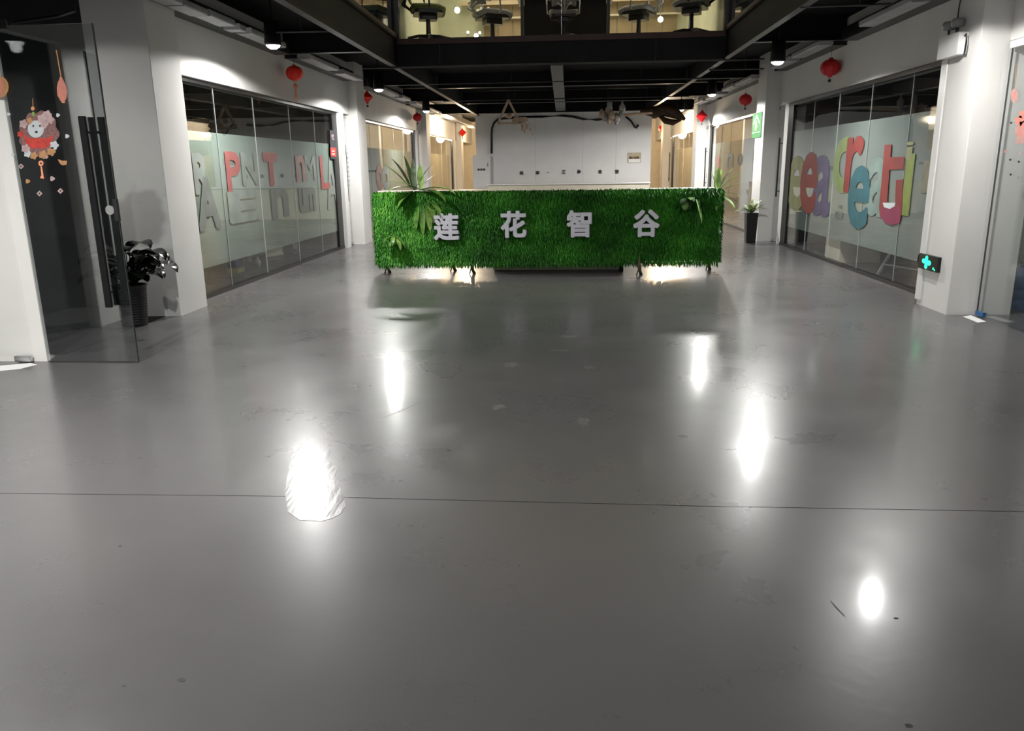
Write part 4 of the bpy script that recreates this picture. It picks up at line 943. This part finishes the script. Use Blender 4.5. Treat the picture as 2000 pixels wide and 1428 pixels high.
# ---------------------------------------------------------------- upstairs office: chairs, desk, bulbs standing in for reflections
def office_chair(x, y, z, rz, seat, shell, label, sc=1.18):
    t = empty('office_chair', (x, y, z), rz, label, 'chair', 'swivel chairs in the upstairs office'); t.scale = (sc, sc, sc)
    b = MB()
    for k in range(5):
        a = 2*PI*k/5; b.tube([(0,0,.10),(.15*math.cos(a),.15*math.sin(a),.095),(.30*math.cos(a),.30*math.sin(a),.065)], [.028,.022,.016], 6)
    b.build('base', 'black_metal', t)
    for k in range(5):
        a = 2*PI*k/5; MB().tube([(.30*math.cos(a)-.02*math.sin(a),.30*math.sin(a)+.02*math.cos(a),.03),(.30*math.cos(a)+.02*math.sin(a),.30*math.sin(a)-.02*math.cos(a),.03)], .029, 10).build('caster','black_metal',t)
    MB().tube([(0,0,.09),(0,0,.25),(0,0,.40)], [.035,.03,.025], 10).build('gas_column','black_metal',t)
    MB().rbox(-.21,.21,-.19,.19,.37,.425,.05).rbox(-.10,.10,-.12,.12,.30,.37,.03).build('mechanism','black_metal',t)
    vs = []; fs = []; nx = 8
    for j in range(nx+1):
        for i in range(nx+1):
            u_, v_ = i/nx*2-1, j/nx*2-1; q = 1-.10*(u_*u_*v_*v_)
            zz = .47 - .015*(1-u_*u_) - (.04*max(0,v_-.5)*2 if v_>.5 else 0); vs.append((u_*.25*q, v_*.24*q, zz))
    m0 = len(vs); vs += [(a_*.94,b_*.94,c_-.055) for a_,b_,c_ in vs]
    for j in range(nx):
        for i in range(nx):
            a = j*(nx+1)+i; fs.append((a,a+1,a+nx+2,a+nx+1)); fs.append((m0+a,m0+a+nx+1,m0+a+nx+2,m0+a+1))
    for i in range(nx):
        for a, bq in ((i,i+1),(nx*(nx+1)+i+1,nx*(nx+1)+i),((i+1)*(nx+1),i*(nx+1)),(i*(nx+1)+nx,(i+1)*(nx+1)+nx)): fs.append((bq,a,m0+a,m0+bq))
    MB().add(vs,fs).build('seat', seat, t, True)
    # curved backrest
    vs = []; fs = []; nz = 8
    for s_ in (0,1):
        for j in range(nz+1):
            for i in range(nx+1):
                u_, v_ = i/nx*2-1, j/nz; wd = .235*(1-.18*v_**3)*(1-.12*(1-v_)**2)
                vs.append((u_*wd, -.23-.05*v_+.05*u_*u_ - .03*math.sin(v_*PI) - s_*.022, .52+v_*.52 + .02*(1-u_*u_)))
    q = (nx+1)*(nz+1)
    for j in range(nz):
        for i in range(nx):
            a = j*(nx+1)+i; fs.append((a,a+1,a+nx+2,a+nx+1)); fs.append((q+a,q+a+nx+1,q+a+nx+2,q+a+1))
    for i in range(nx): fs += [(i+1,i,q+i,q+i+1),(nz*(nx+1)+i,nz*(nx+1)+i+1,q+nz*(nx+1)+i+1,q+nz*(nx+1)+i)]
    for j in range(nz): fs += [(j*(nx+1),(j+1)*(nx+1),q+(j+1)*(nx+1),q+j*(nx+1)),((j+1)*(nx+1)+nx,j*(nx+1)+nx,q+j*(nx+1)+nx,q+(j+1)*(nx+1)+nx)]
    MB().add(vs,fs).build('backrest', seat, t, True)
    MB().tube([(-.12,-.28,.56),(-.05,-.34,.50),(0,-.20,.40),(.05,-.34,.50),(.12,-.28,.56)], .014, 8).tube([(0,-.3,.45),(0,-.32,.75)], .016, 8).build('back_support', shell, t, True)
    for s_ in (-1,1):
        MB().tube([(s_*.16,.0,.41),(s_*.28,.0,.44),(s_*.29,-.02,.62),(s_*.28,.04,.68)], .014, 8).tube([(s_*.28,.12,.68),(s_*.28,-.16,.67)], .016, 8).tube([(s_*.28,-.16,.67),(s_*.24,-.25,.60)], .013, 8).build('armrest', shell, t, True)
    return t
office_chair(-2.18, 13.25, 3.379, D(-75), 'chair_green', 'black_metal', 'olive and black swivel chair at the left end of the upstairs window')
office_chair(-.03, 13.2, 3.379, D(4), 'chair_grey', 'chair_shell', 'grey swivel chair seen from behind before the black upstairs desk', .9)
office_chair(1.98, 13.35, 3.379, D(70), 'chair_grey', 'black_metal', 'dark swivel chair at the right end of the upstairs window')
office_chair(-1.2, 13.8, 3.379, D(-60), 'chair_grey', 'chair_shell', 'pale framed swivel chair left of the black upstairs desk')
office_chair(1.2, 13.8, 3.379, D(60), 'chair_grey', 'chair_shell', 'pale framed swivel chair right of the black upstairs desk')
t = empty('office_desk', (.0, 14.0, 3.379), 0, 'black upstairs desk with a closed front panel behind the glass', 'desk')
MB().rbox(-.78,.78,-.35,.35,.72,.75,.01).build('desk_top','chair_shell',t)
MB().box(-.66,.66,-.33,-.31,.02,.70).build('front_panel','black_matte',t)
for x in (-.7,.7):
    for y in (-.3,.3): MB().box(x-.025,x+.025,y-.025,y+.025,0,.72).build('leg','black_metal',t)
for i, (u, v, y, r) in enumerate(((893,20,14.6,.05),(930,70,12.9,.035),(914,63,13.1,.02),(937,64,13.3,.02),(1290,38,13.4,.045))):
    p = ony(u, v, y)  # glowing bulbs stand in for lamp reflections in the upstairs glass
    t = empty('desk_lamp' if v > 50 else 'pendant_lamp', (p.x, y, p.z), 0, ['round glowing bulb left of the pale wall shape upstairs','brightest small bulb at the foot of the upstairs glass','small glowing bulb left of the brightest one upstairs','small glowing bulb right of the brightest one upstairs','glowing bulb on a pale cord right of the upstairs desk'][i], 'lamp')
    MB().lathe([(0,-r),(r*.7,-r*.7),(r,0),(r*.7,r*.7),(0,r)], n=14).build('bulb','bulb',t,True)
    if v > 50: MB().tube([(0,0,-r*.9),(0,.01,3.38-p.z)], .006, 6).build('stand','steel',t)
    else: MB().tube([(0,0,r*.9),(0,0,6.34-p.z)], .004, 6).build('cord','chair_shell',t)
poly = [(931,18),(938,18),(938,14),(944,14),(944,20),(952,20),(952,14),(956,14),(956,20),(966,21),(966,36),(972,38),(968,44),(958,47),(947,46),(941,40),(931,38)]
P = [ony(u, v, 16.9) for u, v in poly]
o = MB().prism([(p.x, p.z) for p in P], .02, (0,16.9,0)).build('wall_cutout', 'wall_back', None); tag(o, 'pale grey jagged cut-out on the upstairs office wall', 'wall decoration')
